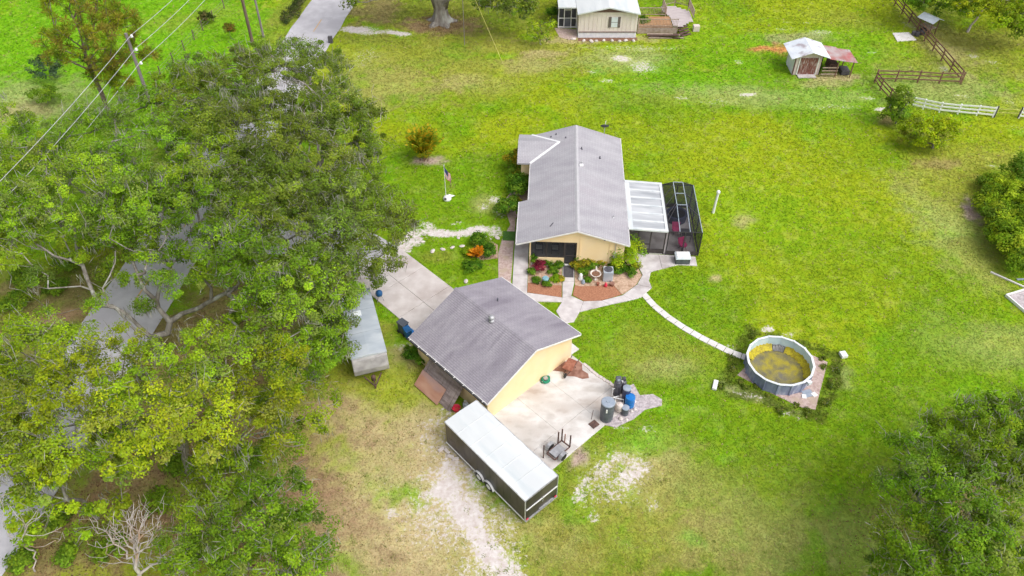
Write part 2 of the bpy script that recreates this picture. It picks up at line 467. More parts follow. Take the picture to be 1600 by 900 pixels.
# ------------------------------------------------------------------ ground
LUSH = np.array((0.175, 0.305, 0.008)); YEL = np.array((0.295, 0.375, 0.010)); BRIGHT = np.array((0.175, 0.395, 0.007))
OLIVE = np.array((0.320, 0.325, 0.055)); DRY = np.array((0.500, 0.410, 0.215)); LITTER = np.array((0.340, 0.225, 0.130))
SAND = np.array((0.66, 0.60, 0.57)); HAY = np.array((0.62, 0.30, 0.11)); PINK = np.array((0.50, 0.37, 0.33)); PALE = np.array((0.42, 0.45, 0.18))
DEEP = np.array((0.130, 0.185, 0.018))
BLOBS = [  # photo point on the ground, radii in metres (across, away), turn in degrees, colour, strength
    # far-left pasture
    ((120, 60), 26, 34, 0, BRIGHT, 1.0), ((330, 60), 12, 14, 0, BRIGHT, 1.0), ((40, 160), 9, 5, 0, PALE, .6), ((20, 175), 4, 2.5, 0, DRY, .6),
    ((300, 30), 7, 3, 20, OLIVE, .35), ((455, 20), 2.5, 10, -8, OLIVE, .6), ((425, 90), 3, 4, 0, YEL, .6),
    # beyond the house
    ((650, 90), 12, 9, 0, OLIVE, .6), ((620, 130), 6, 5, 0, DRY, .35), ((720, 120), 9, 5, 0, OLIVE, .55), ((740, 130), 5, 2, 0, DRY, .4), ((700, 25), 16, 7, 0, OLIVE, .6),
    ((600, 18), 5, 4, 0, DEEP, .6), ((800, 35), 9, 4, 0, DEEP, .55), ((690, 40), 5, 2.4, 0, LITTER, .85), ((590, 10), 3, 6, -8, LITTER, .55), ((840, 75), 7, 3.5, 0, OLIVE, .8), ((850, 85), 3, 1.0, 0, DRY, .8),
    ((880, 105), 10, 4, 0, OLIVE, .45), ((850, 130), 8, 4, 0, YEL, .5), ((930, 62), 8, 1.0, 0, DRY, .75), ((980, 95), 5, 3.5, 0, PALE, .7), ((830, 100), 4, 2, 0, DRY, .4),
    ((1080, 130), 12, 5, 0, BRIGHT, .75), ((1150, 60), 8, 8, 0, BRIGHT, .6), ((1250, 30), 10, 6, 0, YEL, .8), ((1180, 150), 12, 2.5, -4, PALE, .55), ((1050, 155), 10, 2, 0, OLIVE, .35),
    ((1300, 150), 8, 5, 0, BRIGHT, .5), ((1280, 128), 4.5, 1.2, 0, DRY, .55), ((1350, 70), 6, 6, 0, BRIGHT, .6), ((1500, 100), 9, 7, 0, OLIVE, .6), ((1480, 140), 9, 4, 0, PALE, .45), ((1470, 60), 3, 7, 0, DRY, .55),
    ((1470, 20), 5, 5, 0, DEEP, .6), ((1550, 60), 8, 3, 0, OLIVE, .8), ((1205, 77), 2.6, 1.3, 0, HAY, 1.0), ((1180, 75), 1.6, .7, 0, HAY, .7), ((1300, 118), 3.5, .8, 0, DRY, .8),
    ((1320, 30), 5, 3, 0, OLIVE, .4), ((1240, 60), 4, 1.5, 0, PINK, .35),
    # big lawn right
    ((1250, 300), 16, 12, 0, YEL, .55), ((1350, 420), 12, 8, 0, LUSH, .5), ((1180, 330), 8, 5, 0, BRIGHT, .35), ((1480, 350), 3, 7, 10, PALE, .5), ((1480, 290), 4, 4, 0, OLIVE, .6),
    ((1500, 245), 6, 3, 0, OLIVE, .4), ((1555, 255), 7, 3, 0, OLIVE, .55), ((1540, 400), 3, 3.5, 25, OLIVE, .55), ((1521, 330), .75, 1.8, 0, PINK, 1), ((1470, 255), 2, 1, 0, LITTER, .5), ((1382, 188), .9, 1.4, 0, LITTER, .7),
    ((1580, 540), 7, 3, 0, PALE, .35), ((1400, 620), 7, 7, 0, LUSH, .6), ((1380, 730), 5, 5, 0, LUSH, .5), ((1330, 830), 3.5, 4, 0, DRY, .25), ((1160, 340), 1, 1, 0, DRY, .6), ((1114, 437), .6, .35, 0, DRY, .9),
    # lawn near walk
    ((950, 520), 2.5, 3, 0, LUSH, .7), ((1020, 550), 5, 2.5, 0, OLIVE, .45), ((1040, 580), 2.5, 1.4, 0, DRY, .35), ((1060, 470), 3, 3, 0, LUSH, .4), ((1090, 620), 4, 3, 0, LUSH, .4),
    ((730, 410), 4.5, 1.6, 0, LUSH, .6), ((690, 400), 1.8, .8, 0, OLIVE, .5), ((735, 285), 6, 4, 0, LUSH, .35), ((760, 320), 1.6, 1.4, 0, DRY, .35),
    # foreground
    ((600, 640), 7, 8, 0, OLIVE, .8), ((560, 780), 7, 7, 0, DRY, .62), ((640, 720), 5, 4, 0, DRY, .6), ((610, 610), 2.5, 2.5, 0, YEL, .45), ((480, 690), 2.5, 3.0, 0, LITTER, .3), ((540, 650), 3, 1.8, 0, DRY, .5),
    ((455, 760), 2.5, 2.5, 0, LITTER, .3), ((600, 860), 6, 4, 0, DRY, .85), ((710, 850), 5, 5, 0, DRY, .95), ((690, 740), 3.5, 3, 0, DRY, .8), ((790, 860), 4, 3, 0, OLIVE, .5), ((850, 880), 5, 2.2, 0, OLIVE, .6), ((880, 850), 3, 2, 0, DRY, .45),
    ((960, 760), 5, 4, 0, OLIVE, .7), ((1010, 720), 3, 2, 20, DRY, .45), ((1060, 760), 4, 3, 0, DRY, .4), ((1000, 850), 7, 3, 0, OLIVE, .75), ((1010, 695), 2.0, 1.2, 20, BRIGHT, .8), ((1130, 800), 7, 5, 0, OLIVE, .45), ((1083, 848), .85, .6, 0, BRIGHT, 1),
    ((1180, 850), 6, 3, 0, DRY, .3), ((1250, 740), 6, 4, 0, LUSH, .4), ((640, 555), 2, 1.6, 30, DRY, .5), ((600, 520), 1.0, 2.5, -40, OLIVE, .7), ((905, 715), .8, .6, 0, PINK, .9), ((680, 655), 2, 1.5, 0, DRY, .5),
    # under the oaks
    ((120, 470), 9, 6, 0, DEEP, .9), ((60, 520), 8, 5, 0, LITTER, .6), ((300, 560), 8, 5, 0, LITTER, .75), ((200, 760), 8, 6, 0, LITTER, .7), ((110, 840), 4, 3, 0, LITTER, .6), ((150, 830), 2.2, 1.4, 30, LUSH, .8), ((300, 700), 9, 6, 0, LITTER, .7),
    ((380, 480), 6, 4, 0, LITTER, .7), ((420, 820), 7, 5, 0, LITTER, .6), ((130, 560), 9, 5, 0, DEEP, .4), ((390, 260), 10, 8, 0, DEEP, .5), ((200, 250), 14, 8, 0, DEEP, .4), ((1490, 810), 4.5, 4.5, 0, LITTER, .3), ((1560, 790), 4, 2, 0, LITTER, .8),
    ((80, 500), 3, 1.0, 20, LITTER, .9), ((540, 420), 3, 2, 0, LITTER, .6), ((640, 268), 2.6, .1, 0, LITTER, .2), ((664, 252), 2.0, .8, 0, PINK, .9),
    ((1170, 612), 2.0, .45, -25, PINK, .7), ((1235, 640), 1.5, .3, -25, PINK, .5), ((1310, 585), .8, 1.6, -14, PALE, .5),
]
SANDS = [
    ((560, 45), 2.6, 1.0, 0, 1.0), ((590, 50), 3.0, .7, -4, .7), ((625, 53), 2.0, .75, -4, 1.0), ((570, 90), 2, 3, 0, .35),
    ((700, 765), 1.5, 1.3, 30, 1.0), ((690, 735), .9, 1.0, 0, .8), ((735, 800), 1.3, 1.8, 40, 1.0), ((750, 835), 1.1, 1.6, 40, .9), ((790, 895), 1.0, 1.6, 40, .9), ((715, 780), 1.6, 1.2, 40, .75), ((700, 830), 1.5, 1.0, 40, .5), ((660, 745), 1.2, .8, 0, .5), ((745, 770), 1.0, 1.2, 40, .6), ((765, 865), 1.0, 1.6, 30, .95), ((670, 775), .8, .5, 0, .8), ((710, 710), 1.6, 1.1, -40, .62), ((735, 740), 1.2, .8, -40, .62),
    ((615, 805), .5, .35, 0, .8), ((700, 800), 3.8, 3.0, 40, .52), ((760, 880), 3.2, 2.2, 40, .52), ((690, 700), 2.4, 2.0, 0, .44), ((960, 750), 3.2, 2.2, 20, .46), ((600, 760), 3, 2.5, 0, .22), ((680, 665), 1.5, 1.0, 0, .48), ((670, 690), 1.0, .8, 0, .5), ((705, 640), 1.0, .7, 0, .52), ((640, 548), 1.2, .7, -40, .5), ((780, 820), 1.8, 1.5, 30, .5), ((720, 850), 2.0, 1.4, 0, .42),
    ((985, 745), 1.6, .7, 25, .75), ((945, 735), 1.0, .6, 30, .7), ((970, 720), .8, .7, 0, .6), ((905, 770), .6, .6, 0, .7), ((990, 728), .7, .6, 0, .6), ((928, 805), .6, .5, 0, .6), ((960, 775), 1.2, .8, 25, .52), ((915, 752), .5, .3, 0, .8), ((1025, 790), .6, .8, -30, .45), ((970, 675), .7, .25, 0, .8), ((1010, 672), 1.0, .3, 0, .55),
    ((972, 93), 1.4, 1.0, 0, .75), ((1008, 105), 1.8, 1.8, 20, .6), ((925, 113), 1.2, .5, 0, .5), ((950, 127), .8, .5, 0, .55), ((990, 75), 8, .7, 0, .42), ((1175, 150), 1.1, .4, 0, .8), ((1065, 152), 1.0, .5, 0, .5), ((1155, 98), .6, .5, 0, .55), ((1120, 160), 3, .8, 0, .35),
    ((1222, 45), 1.6, .6, 0, .4), ((1260, 35), .9, .5, 0, .45), ((1228, 33), .7, .4, 0, .5), ((1280, 52), 2.4, .8, 0, .45), ((1362, 80), .8, .4, 0, .5), ((1355, 153), 1.0, .5, 0, .5), ((1380, 172), .9, .45, 0, .9), ((1300, 165), 4, .6, 0, .4), ((1525, 90), .9, .7, 0, .6), ((1550, 97), 1.0, .4, 0, .5), ((1505, 150), 1.1, .4, 0, .5), ((1585, 160), 1.4, .4, 0, .4), ((1475, 110), .8, 1.2, 0, .5), ((1470, 75), .7, 3, 0, .42), ((1425, 42), .9, 3, 18, .4),
    ((700, 361), 3.2, .58, 0, 1.0), ((740, 359), 1.6, .6, 0, 1.0), ((648, 372), 1.0, 1.0, 0, 1.0), ((628, 385), .9, .9, 0, .9), ((775, 362), 1.0, .9, 0, .75), ((672, 352), 1.0, .4, 0, .7), ((775, 312), .7, .8, 0, .7), ((757, 324), .5, .5, 0, .6), ((715, 345), .7, .3, 0, .6), ((780, 335), .8, .8, 0, .5),
    ((795, 430), .4, 1.2, 0, .45), ((745, 445), .9, .3, 0, .6), ((1140, 545), .7, .4, 0, .5), ((1168, 612), 1.4, .35, -25, .55), ((1240, 648), 1.5, .3, -25, .5), ((1196, 512), .5, .3, 0, .8), ((1225, 525), .9, .3, 0, .6),
    ((1555, 262), 1.2, .4, 0, .5), ((1600, 200), 3, 1, 0, .3), ((735, 312), 1, .5, 0, .3),
]


def inside(x, y, poly):
    r_ = np.zeros(len(x), bool)
    n_ = len(poly)
    for i in range(n_):
        x0, y0 = poly[i][0], poly[i][1]; x1, y1 = poly[(i + 1) % n_][0], poly[(i + 1) % n_][1]
        if y0 == y1: continue
        c_ = ((y0 > y) != (y1 > y)) & (x < (x1 - x0) * (y - y0) / (y1 - y0) + x0)
        r_ ^= c_
    return r_


POOL_OUT = [tuple(site(*q))[:2] for q in ((1163, 503), (1240, 532), (1322, 558), (1310, 615), (1296, 668), (1200, 634), (1114, 606), (1140, 552))]
POOL_IN = [tuple(site(*q))[:2] for q in ((1178, 520), (1240, 544), (1297, 564), (1276, 642), (1200, 613), (1150, 590))]


def _ell(x, y, p, rx, ry, rot):
    c = site(*p)
    a = R(rot)
    dx, dy = x - c.x, y - c.y
    u, v = dx * math.cos(a) + dy * math.sin(a), -dx * math.sin(a) + dy * math.cos(a)
    return np.sqrt((u / rx) ** 2 + (v / ry) ** 2)


def ground_colour(x, y):
    wx, wy = x + 1.6 * (fbm(x * .35, y * .35, 5) - .5), y + 1.6 * (fbm(x * .35, y * .35, 9) - .5)
    n1, n2, n3 = fbm(x * .09, y * .09, 1), fbm(x * .45, y * .45, 2), fbm(x * 1.7, y * 1.7, 3)
    t = sstep(.36, .64, n1)[:, None]
    col = LUSH * (1 - t) + YEL * t
    t = (sstep(.55, .8, n2) * .5)[:, None]
    col = col * (1 - t) + BRIGHT * t
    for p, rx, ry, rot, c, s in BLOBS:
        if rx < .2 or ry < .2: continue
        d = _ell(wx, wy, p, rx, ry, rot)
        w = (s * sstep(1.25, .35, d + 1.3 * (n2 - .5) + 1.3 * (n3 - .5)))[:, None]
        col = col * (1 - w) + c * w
    t = (sstep(.56, .78, n3) * .14)[:, None]
    col = col * (1 - t) + DRY * t
    o_, i_ = inside(wx, wy, POOL_OUT), inside(wx, wy, POOL_IN)
    w = ((o_ & ~i_) * np.where(n3 > .62, .25, .92))[:, None]
    col = col * (1 - w) + DEEP * .8 * w
    col = col * (0.86 + 0.28 * n3)[:, None]
    sand = np.zeros_like(x)
    for p, rx, ry, rot, s in SANDS:
        d = _ell(wx, wy, p, rx * 1.25, ry * 1.25, rot)
        sand = np.maximum(sand, s * sstep(1.15, .25, d))
    return col, sand


def axis(lo, hi, step, far):
    a = list(np.arange(lo, hi + step / 2, step))
    l, r, d = [], [], step
    x = lo
    while x > -far:
        d *= 1.6
        x -= d
        l.append(x)
    x, d = hi, step
    while x < far:
        d *= 1.6
        x += d
        r.append(x)
    return np.array(l[::-1] + a + r)


def color_attr(me, name, rgb):
    at = me.color_attributes.new(name, 'FLOAT_COLOR', 'POINT')
    out = np.ones((len(rgb), 4), dtype=np.float32)
    out[:, :rgb.shape[1]] = rgb
    at.data.foreach_set('color', out.ravel())


def np_mesh(name, verts, faces, colors=None):
    """verts (n,3), faces (m,k) index array"""
    me = bpy.data.meshes.new(name)
    n, (m, k) = len(verts), faces.shape
    me.vertices.add(n)
    me.vertices.foreach_set('co', np.asarray(verts, dtype=np.float32).ravel())
    me.loops.add(m * k)
    me.loops.foreach_set('vertex_index', np.asarray(faces, dtype=np.int32).ravel())
    me.polygons.add(m)
    me.polygons.foreach_set('loop_start', np.arange(m, dtype=np.int32) * k)
    me.polygons.foreach_set('loop_total', np.full(m, k, dtype=np.int32))
    me.update(calc_edges=True)
    if colors is not None: color_attr(me, 'col', np.asarray(colors))
    return me


gx, gy = axis(-72, 72, .36, 3000), axis(16, 112, .36, 3000)
GX, GY = np.meshgrid(gx, gy)
fx_, fy_ = GX.ravel(), GY.ravel()
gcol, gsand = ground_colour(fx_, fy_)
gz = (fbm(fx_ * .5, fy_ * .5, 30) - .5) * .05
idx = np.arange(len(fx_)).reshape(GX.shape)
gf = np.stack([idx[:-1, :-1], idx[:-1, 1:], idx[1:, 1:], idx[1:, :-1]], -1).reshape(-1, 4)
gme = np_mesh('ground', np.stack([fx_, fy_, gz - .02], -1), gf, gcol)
color_attr(gme, 'sand', np.stack([gsand] * 3, -1))
gme.shade_smooth()

gm = bpy.data.materials.new('lawn_ground')
gm.use_nodes = True
n, l = gm.node_tree.nodes, gm.node_tree.links
gb = n['Principled BSDF']
gb.inputs['Roughness'].default_value = 0.95
gb.inputs['Specular IOR Level'].default_value = 0.1
tc = n.new('ShaderNodeTexCoord')


def g_noise(sc, det=5, rough=.55):
    t = n.new('ShaderNodeTexNoise')
    t.inputs['Scale'].default_value = sc
    t.inputs['Detail'].default_value = det
    t.inputs['Roughness'].default_value = rough
    l.new(tc.outputs['Object'], t.inputs['Vector'])
    return t.outputs['Fac']


def g_range(v, a, b, c, d):
    r = n.new('ShaderNodeMapRange')
    for k, q in zip(('From Min', 'From Max', 'To Min', 'To Max'), (a, b, c, d)): r.inputs[k].default_value = q
    if isinstance(v, float): r.inputs['Value'].default_value = v
    else: l.new(v, r.inputs['Value'])
    return r.outputs[0]


def g_math(op, a, b):
    q = n.new('ShaderNodeMath')
    q.operation = op
    for i, v in enumerate((a, b)):
        if isinstance(v, (int, float)): q.inputs[i].default_value = v
        else: l.new(v, q.inputs[i])
    return q.outputs[0]


def g_mix(f, a, b):
    x = n.new('ShaderNodeMix')
    x.data_type = 'RGBA'
    l.new(f, x.inputs['Factor'])
    for sck, val in (('A', a), ('B', b)):
        i = [q for q in x.inputs if q.name == sck and q.type == 'RGBA'][0]
        if isinstance(val, tuple): i.default_value = val
        else: l.new(val, i)
    return [q for q in x.outputs if q.type == 'RGBA'][0]


at_c = n.new('ShaderNodeAttribute'); at_c.attribute_name = 'col'
at_s = n.new('ShaderNodeAttribute'); at_s.attribute_name = 'sand'
hs = n.new('ShaderNodeHueSaturation')
l.new(at_c.outputs['Color'], hs.inputs['Color'])
l.new(g_math('MULTIPLY', g_range(g_noise(9, 6, .7), .28, .72, .86, 1.14), g_range(g_noise(1.1, 4), .3, .7, .88, 1.12)), hs.inputs['Value'])
l.new(g_range(g_noise(2.3, 5, .65), .3, .7, .482, .518), hs.inputs['Hue'])
straw = g_mix(g_range(g_noise(5.5, 6, .7), .57, .72, 0, .2), hs.outputs[0], (0.36, 0.29, 0.13, 1))
thr = g_math('ADD', at_s.outputs['Fac'], g_range(g_noise(4.2, 9, .75), .25, .75, -.7, .7))
sandcol = g_mix(g_range(g_noise(2.5, 6, .65), .35, .65, 0, 1), (0.54, 0.46, 0.43, 1), (0.70, 0.655, 0.64, 1))
sand_f = g_range(thr, .42, .78, 0, 1)
l.new(g_mix(sand_f, straw, sandcol), gb.inputs['Base Color'])
bp = n.new('ShaderNodeBump')
bp.inputs['Strength'].default_value = .25
bp.inputs['Distance'].default_value = .05
l.new(g_noise(13, 5, .7), bp.inputs['Height'])
l.new(bp.outputs[0], gb.inputs['Normal'])
ground = link('ground', gme, gm)
tag(ground, 'wide lawn with dry and sandy patches', kind='structure')

# ------------------------------------------------------------------ road, drive, walks
HARD = []        # outlines where no grass grows


def frame_pt(O, th, u, v):
    return (O[0] + u * math.cos(th) - v * math.sin(th), O[1] + u * math.sin(th) + v * math.cos(th))


def slab(name, poly, h, m, parent, grow=0.0, z0=-.05):
    poly = [(p[0], p[1]) for p in poly]
    HARD.append(poly)
    return MB().prism(poly, z0, h).build(name, m, parent, bevel=.012)


GO, GTH = (1.58, 34.4), R(43.8)          # garage frame
HO, HTH = (5.0, 46.9), R(-2.85)          # house frame


def gpt(u, v): return frame_pt(GO, GTH, u, v)
def hpt(u, v): return frame_pt(HO, HTH, u, v)


def setting(name, label):
    o = bpy.data.objects.new(name, None)
    COL.objects.link(o)
    return tag(o, label, kind='structure')


def road_x(y): return -28.2 + .122 * (y - 47)


mb = MB()
ys = np.linspace(-30, 420, 160)
jl, jr = (fbm(ys * .8, ys * 0, 3) - .5) * .35, (fbm(ys * .8, ys * 0 + 9, 4) - .5) * .35
vs, fs = [], []
for i, y in enumerate(ys):
    vs += [(road_x(y) - 2.85 + jl[i], y, .035), (road_x(y) + 2.85 + jr[i], y, .035)]
    if i: fs.append((2 * i - 2, 2 * i - 1, 2 * i + 1, 2 * i))
road = mb.add(vs, fs).build('road', MAT['asphalt'])
tag(road, 'pale grey country road running past the oaks', kind='structure')
mb = MB()
for y in np.arange(-20, 200, 9.0):
    if 20 < y < 36 or 70 < y < 80: continue
    ln = 3.2
    mb.add([(road_x(y) - .07, y, .041), (road_x(y) + .07, y, .041), (road_x(y + ln) + .07, y + ln, .041), (road_x(y + ln) - .07, y + ln, .041)], [(0, 1, 2, 3)])
mb.build('centre_line', MAT['road_paint'], road)
HARD.append([(road_x(-30) - 2.8, -30), (road_x(-30) + 2.8, -30), (road_x(420) + 2.8, 420), (road_x(420) - 2.8, 420)])

drive = setting('driveway', 'pale concrete driveway leading from the garage to the road')
cuts_u, cuts_v = [-2.42, 0.0, 2.6], [8.05, 11.95, 15.05, 18.4]
for i in range(2):
    for j in range(3):
        u0, u1, v0, v1 = cuts_u[i] + .012, cuts_u[i + 1] - .012, cuts_v[j] + .012, cuts_v[j + 1] - .012
        slab('slab', [gpt(u0, v0), gpt(u1, v0), gpt(u1, v1), gpt(u0, v1)], .05, MAT['concrete'], drive)
slab('apron', [gpt(-2.3, 18.43), gpt(2.55, 18.43), gpt(2.2, 21), (-14, 52.2), (-19, 53.2), (road_x(54.5) + 2.9, 54.5), (road_x(48.5) + 2.9, 48.5), (-19, 48.6), (-15, 47.6)], .045, MAT['asphalt'], drive)

patio = setting('patio', 'concrete patio between the garage and the black trailer')
pu, pv = [-3.9, -1.3, 1.35, 4.2], [-5.15, -3.36, .62]
for i in range(3):
    for j in range(2):
        u0, u1, v0, v1 = pu[i] + .003, pu[i + 1] - .003, pv[j] + .005, pv[j + 1] - .005
        if i == 2 and j == 0: q = [gpt(u0, v0 + .1), gpt(3.4, v0 - .15), gpt(4.0, v0 + .9), gpt(u1, v1), gpt(u0, v1)]
        else: q = [gpt(u0, v0), gpt(u1, v0), gpt(u1, v1), gpt(u0, v1)]
        slab('slab', q, .05, MAT['patio'], patio)
mb = MB().prism([gpt(*q) for q in ((2.1, .55), (2.6, -.1), (2.55, -.6), (2.9, -1.0), (3.1, -1.5), (3.5, -1.75), (3.75, -1.45), (3.7, -.95), (4.1, -.55), (4.15, -.15), (3.6, -.1), (3.4, .5))], .046, .054)
mb.build('mud_stain', MAT['mud'], patio)

walk = setting('garden_walk', 'concrete walk from the porch door around the garden beds')
W = [
    [hpt(-4.9, 6.0), hpt(-3.75, 6.0), hpt(-3.75, 1.2), hpt(-4.9, 1.2)],
    [hpt(-4.9, 1.18), hpt(-3.75, 1.18), hpt(-3.72, -1.0), hpt(-4.88, -1.0)],
    [hpt(-4.88, -1.02), hpt(-3.72, -1.02), hpt(-3.7, -3.0), hpt(-4.0, -3.6), hpt(-4.85, -3.3)],
    [hpt(-4.0, -3.62), hpt(-3.7, -3.02), hpt(-1.02, -3.42), hpt(-1.02, -3.9), hpt(-2.9, -3.95)],
    [hpt(-.98, .45), hpt(-.06, .45), hpt(-.06, -1.6), hpt(-.98, -1.6)],
    [hpt(-.98, -1.62), hpt(-.06, -1.62), hpt(-.3, -3.2), hpt(-.98, -3.4)],
    [hpt(-1.0, -3.43), hpt(-.28, -3.23), hpt(.6, -3.75), hpt(.3, -4.9), hpt(-.1, -5.9), hpt(-.9, -6.1), hpt(-1.45, -4.9), hpt(-1.02, -3.92)],
    [hpt(.62, -3.76), hpt(2.0, -3.62), hpt(2.6, -4.0), hpt(.32, -4.88)],
    [hpt(2.02, -3.61), hpt(3.6, -2.95), hpt(4.35, -3.4), hpt(2.62, -3.99)],
    [hpt(3.62, -2.94), hpt(4.8, -1.7), hpt(5.9, -2.0), hpt(5.0, -3.1), hpt(4.37, -3.38)],
    [hpt(4.81, -1.68), hpt(5.3, -.6), hpt(6.0, -.1), hpt(5.75, -1.2), hpt(5.92, -1.98)],
    [hpt(5.31, -.58), hpt(5.0, .6), hpt(4.2, 1.95), hpt(6.75, 1.95), hpt(6.9, .25), hpt(6.3, 0)],
    [hpt(6.92, .26), hpt(6.77, 1.95), hpt(9.7, 1.82), hpt(9.72, .75), hpt(8.2, .8)],
]
for q in W: slab('slab', q, .055, MAT['walk'], walk)
# narrow walk on the garage's patio side
for q in ([gpt(4.02, .6), gpt(5.0, .55), gpt(5.1, 2.3), gpt(4.05, 2.3)], [gpt(4.05, 2.32), gpt(5.1, 2.32), gpt(5.0, 5.2), gpt(4.05, 5.2)], [gpt(4.05, 5.22), gpt(5.0, 5.22), hpt(-.1, -5.95), hpt(-.9, -6.15), gpt(4.1, 7.8)]):
    slab('slab', q, .05, MAT['strip'], walk)

# curved strip of pads to the pool
pads = setting('pool_path', 'narrow curved strip of concrete pads from the walk to the pool')
path_px = [(1004, 458), (1022, 478), (1044, 496), (1068, 512), (1094, 527), (1120, 540), (1145, 552), (1172, 561)]
pp = [site(*p) for p in path_px]
fine_ = []
for i in range(len(pp) - 1):
    k = 2
    for j in range(k): fine_.append(pp[i].lerp(pp[i + 1], j / k))
fine_.append(pp[-1])
for i in range(len(fine_) - 1):
    a, b = fine_[i], fine_[i + 1]
    d = (b - a).normalized()
    nrm = Vector((-d.y, d.x, 0)) * .26
    a2, b2 = a + d * .02, b - d * .02
    slab('pad', [a2 - nrm, b2 - nrm, b2 + nrm, a2 + nrm], .05 + .01 * random.random(), MAT['strip'], pads)

# beds
beds = setting('mulch_bed', 'red mulch beds in front of the house gable')


def bed(poly, m, h, name):
    poly = [(p[0], p[1]) for p in poly]
    HARD.append(poly)
    return MB().prism(poly, -.03, h).build(name, m, beds)


bed([hpt(-3.68, -1.9), hpt(-1.04, -2.1), hpt(-1.04, -3.38), hpt(-2.3, -3.2), hpt(-3.68, -2.96)], MAT['mulch'], .04, 'mulch')
bed([hpt(-3.68, -1.88), hpt(-1.04, -2.08), hpt(-1.04, .3), hpt(-3.68, .3)], MAT['mulch_pale'], .035, 'mulch')
bed([hpt(-.02, -2.0), hpt(.4, -2.1), hpt(1.6, -2.0), hpt(2.9, -1.75), hpt(3.55, -2.85), hpt(2.0, -3.58), hpt(.65, -3.7), hpt(-.2, -3.1)], MAT['mulch'], .04, 'mulch')
bed([hpt(-.02, -1.98), hpt(.4, -2.08), hpt(1.6, -1.98), hpt(2.92, -1.73), hpt(3.6, -2.85), hpt(4.7, -1.75), hpt(5.25, -.6), hpt(4.9, .6), hpt(4.3, 1.6), hpt(3.8, .55), hpt(-.02, .5)], MAT['mulch_pale'], .034, 'mulch')
bed([hpt(-5.0, 6.2), hpt(-5.0, -3.0), hpt(-5.6, -3.4), hpt(-6.0, -1.5), hpt(-6.2, 1.5), hpt(-6.0, 3.2), hpt(-5.4, 5.2), hpt(-6.2, 8.2), hpt(-5.5, 10.0), hpt(-3.9, 10.3), hpt(-3.9, 6.2)], MAT['pink_gravel'], .025, 'mulch')
bed([hpt(-6.2, .9), hpt(-7.6, .6), hpt(-8.2, 1.2), hpt(-8.2, 2.6), hpt(-7.0, 3.1), hpt(-6.3, 2.5)], MAT['mulch_pale'], .03, 'mulch')
poolpad = MB().prism([tuple(site(*p))[:2] for p in ((1152, 586), (1176, 562), (1200, 545), (1262, 552), (1293, 566), (1274, 640), (1250, 636), (1200, 612))], -.03, .02).build('pool_pad', MAT['pink_gravel'])
tag(poolpad, 'pink gravel pad under the round pool', kind='structure')
HARD.append([tuple(site(*p))[:2] for p in ((1152, 586), (1176, 562), (1200, 545), (1262, 552), (1293, 566), (1274, 640), (1250, 636), (1200, 612))])
gpad = MB().prism([tuple(site(*p))[:2] for p in ((962, 612), (990, 600), (1000, 618), (1020, 616), (1034, 624), (1034, 634), (1008, 640), (990, 655), (962, 668), (945, 664))], -.03, .03).build('gravel_pad', MAT['gravel'])
tag(gpad, 'grey gravel pad under the water tanks', kind='structure')
HARD.append([tuple(site(*p))[:2] for p in ((962, 612), (990, 600), (1000, 618), (1020, 616), (1034, 624), (1034, 634), (1008, 640), (990, 655), (962, 668), (945, 664))])
pale = MB().prism([tuple(site(*p))[:2] for p in ((1394, 52), (1420, 51), (1432, 63), (1402, 65))], -.03, .05).build('concrete_pad', MAT['strip'])
tag(pale, 'small pale concrete pad beside the brown fence', kind='structure')
wm = MB().prism([hpt(-.92, .42), hpt(-.12, .42), hpt(-.12, -1.15), hpt(-.92, -1.15)], .05, .068).build('door_mat', MAT['charcoal'])
tag(wm, 'charcoal mat on the walk below the porch door', 'mat')
tm = MB().prism([hpt(-5.95, 3.1), hpt(-4.95, 3.1), hpt(-4.95, 4.3), hpt(-5.95, 4.3)], .0, .045).build('turf_mat', MAT['turf'])
tag(tm, 'square of dark green turf beside the house wall', 'mat')

# ------------------------------------------------------------------ buildings
def courses(mb, ridge_x, ridge_z, eave_x, slope, v0, v1, expo=.145, lift=.016, eave_cut=None):
    """one roof slope of overlapping shingle courses; runs from the ridge line down to the eave (local x), along local y"""
    sgn = 1 if eave_x > ridge_x else -1
    L = abs(eave_x - ridge_x)
    k = int(L / (expo * .95))
    e = L / k
    for i in range(k):
        a, b = i * e, (i + 1) * e
        xa, xb = ridge_x + sgn * a, ridge_x + sgn * b
        za, zb = ridge_z - slope * a, ridge_z - slope * b + lift
        q = [(xa, v0, za), (xa, v1, za), (xb, v1, zb), (xb, v0, zb)]
        r = [(xb, v0, zb), (xb, v1, zb), (xb, v1, zb - lift), (xb, v0, zb - lift)]
        if sgn > 0: q, r = q[::-1], r[::-1]
        mb.add(q, [(0, 1, 2, 3)])
        mb.add(r, [(0, 1, 2, 3)])
    zb = ridge_z - slope * L
    x0, x1, t = ridge_x, eave_x, .13
    mb.add([(x0, v0, ridge_z - t), (x0, v1, ridge_z - t), (x1, v1, zb - t), (x1, v0, zb - t)], [(0, 1, 2, 3) if sgn > 0 else (3, 2, 1, 0)])
    for v in (v0, v1):
        mb.add([(x0, v, ridge_z), (x1, v, zb), (x1, v, zb - t), (x0, v, ridge_z - t)], [(0, 1, 2, 3)])
    mb.add([(x1, v0, zb), (x1, v1, zb), (x1, v1, zb - t), (x1, v0, zb - t)], [(0, 1, 2, 3)])
    return mb


def vstrip(mb, a, b, w, z_up=.03):
    a, b = Vector(a), Vector(b)
    mb.bar(a + Vector((0, 0, z_up)), b + Vector((0, 0, z_up)), w, .02)


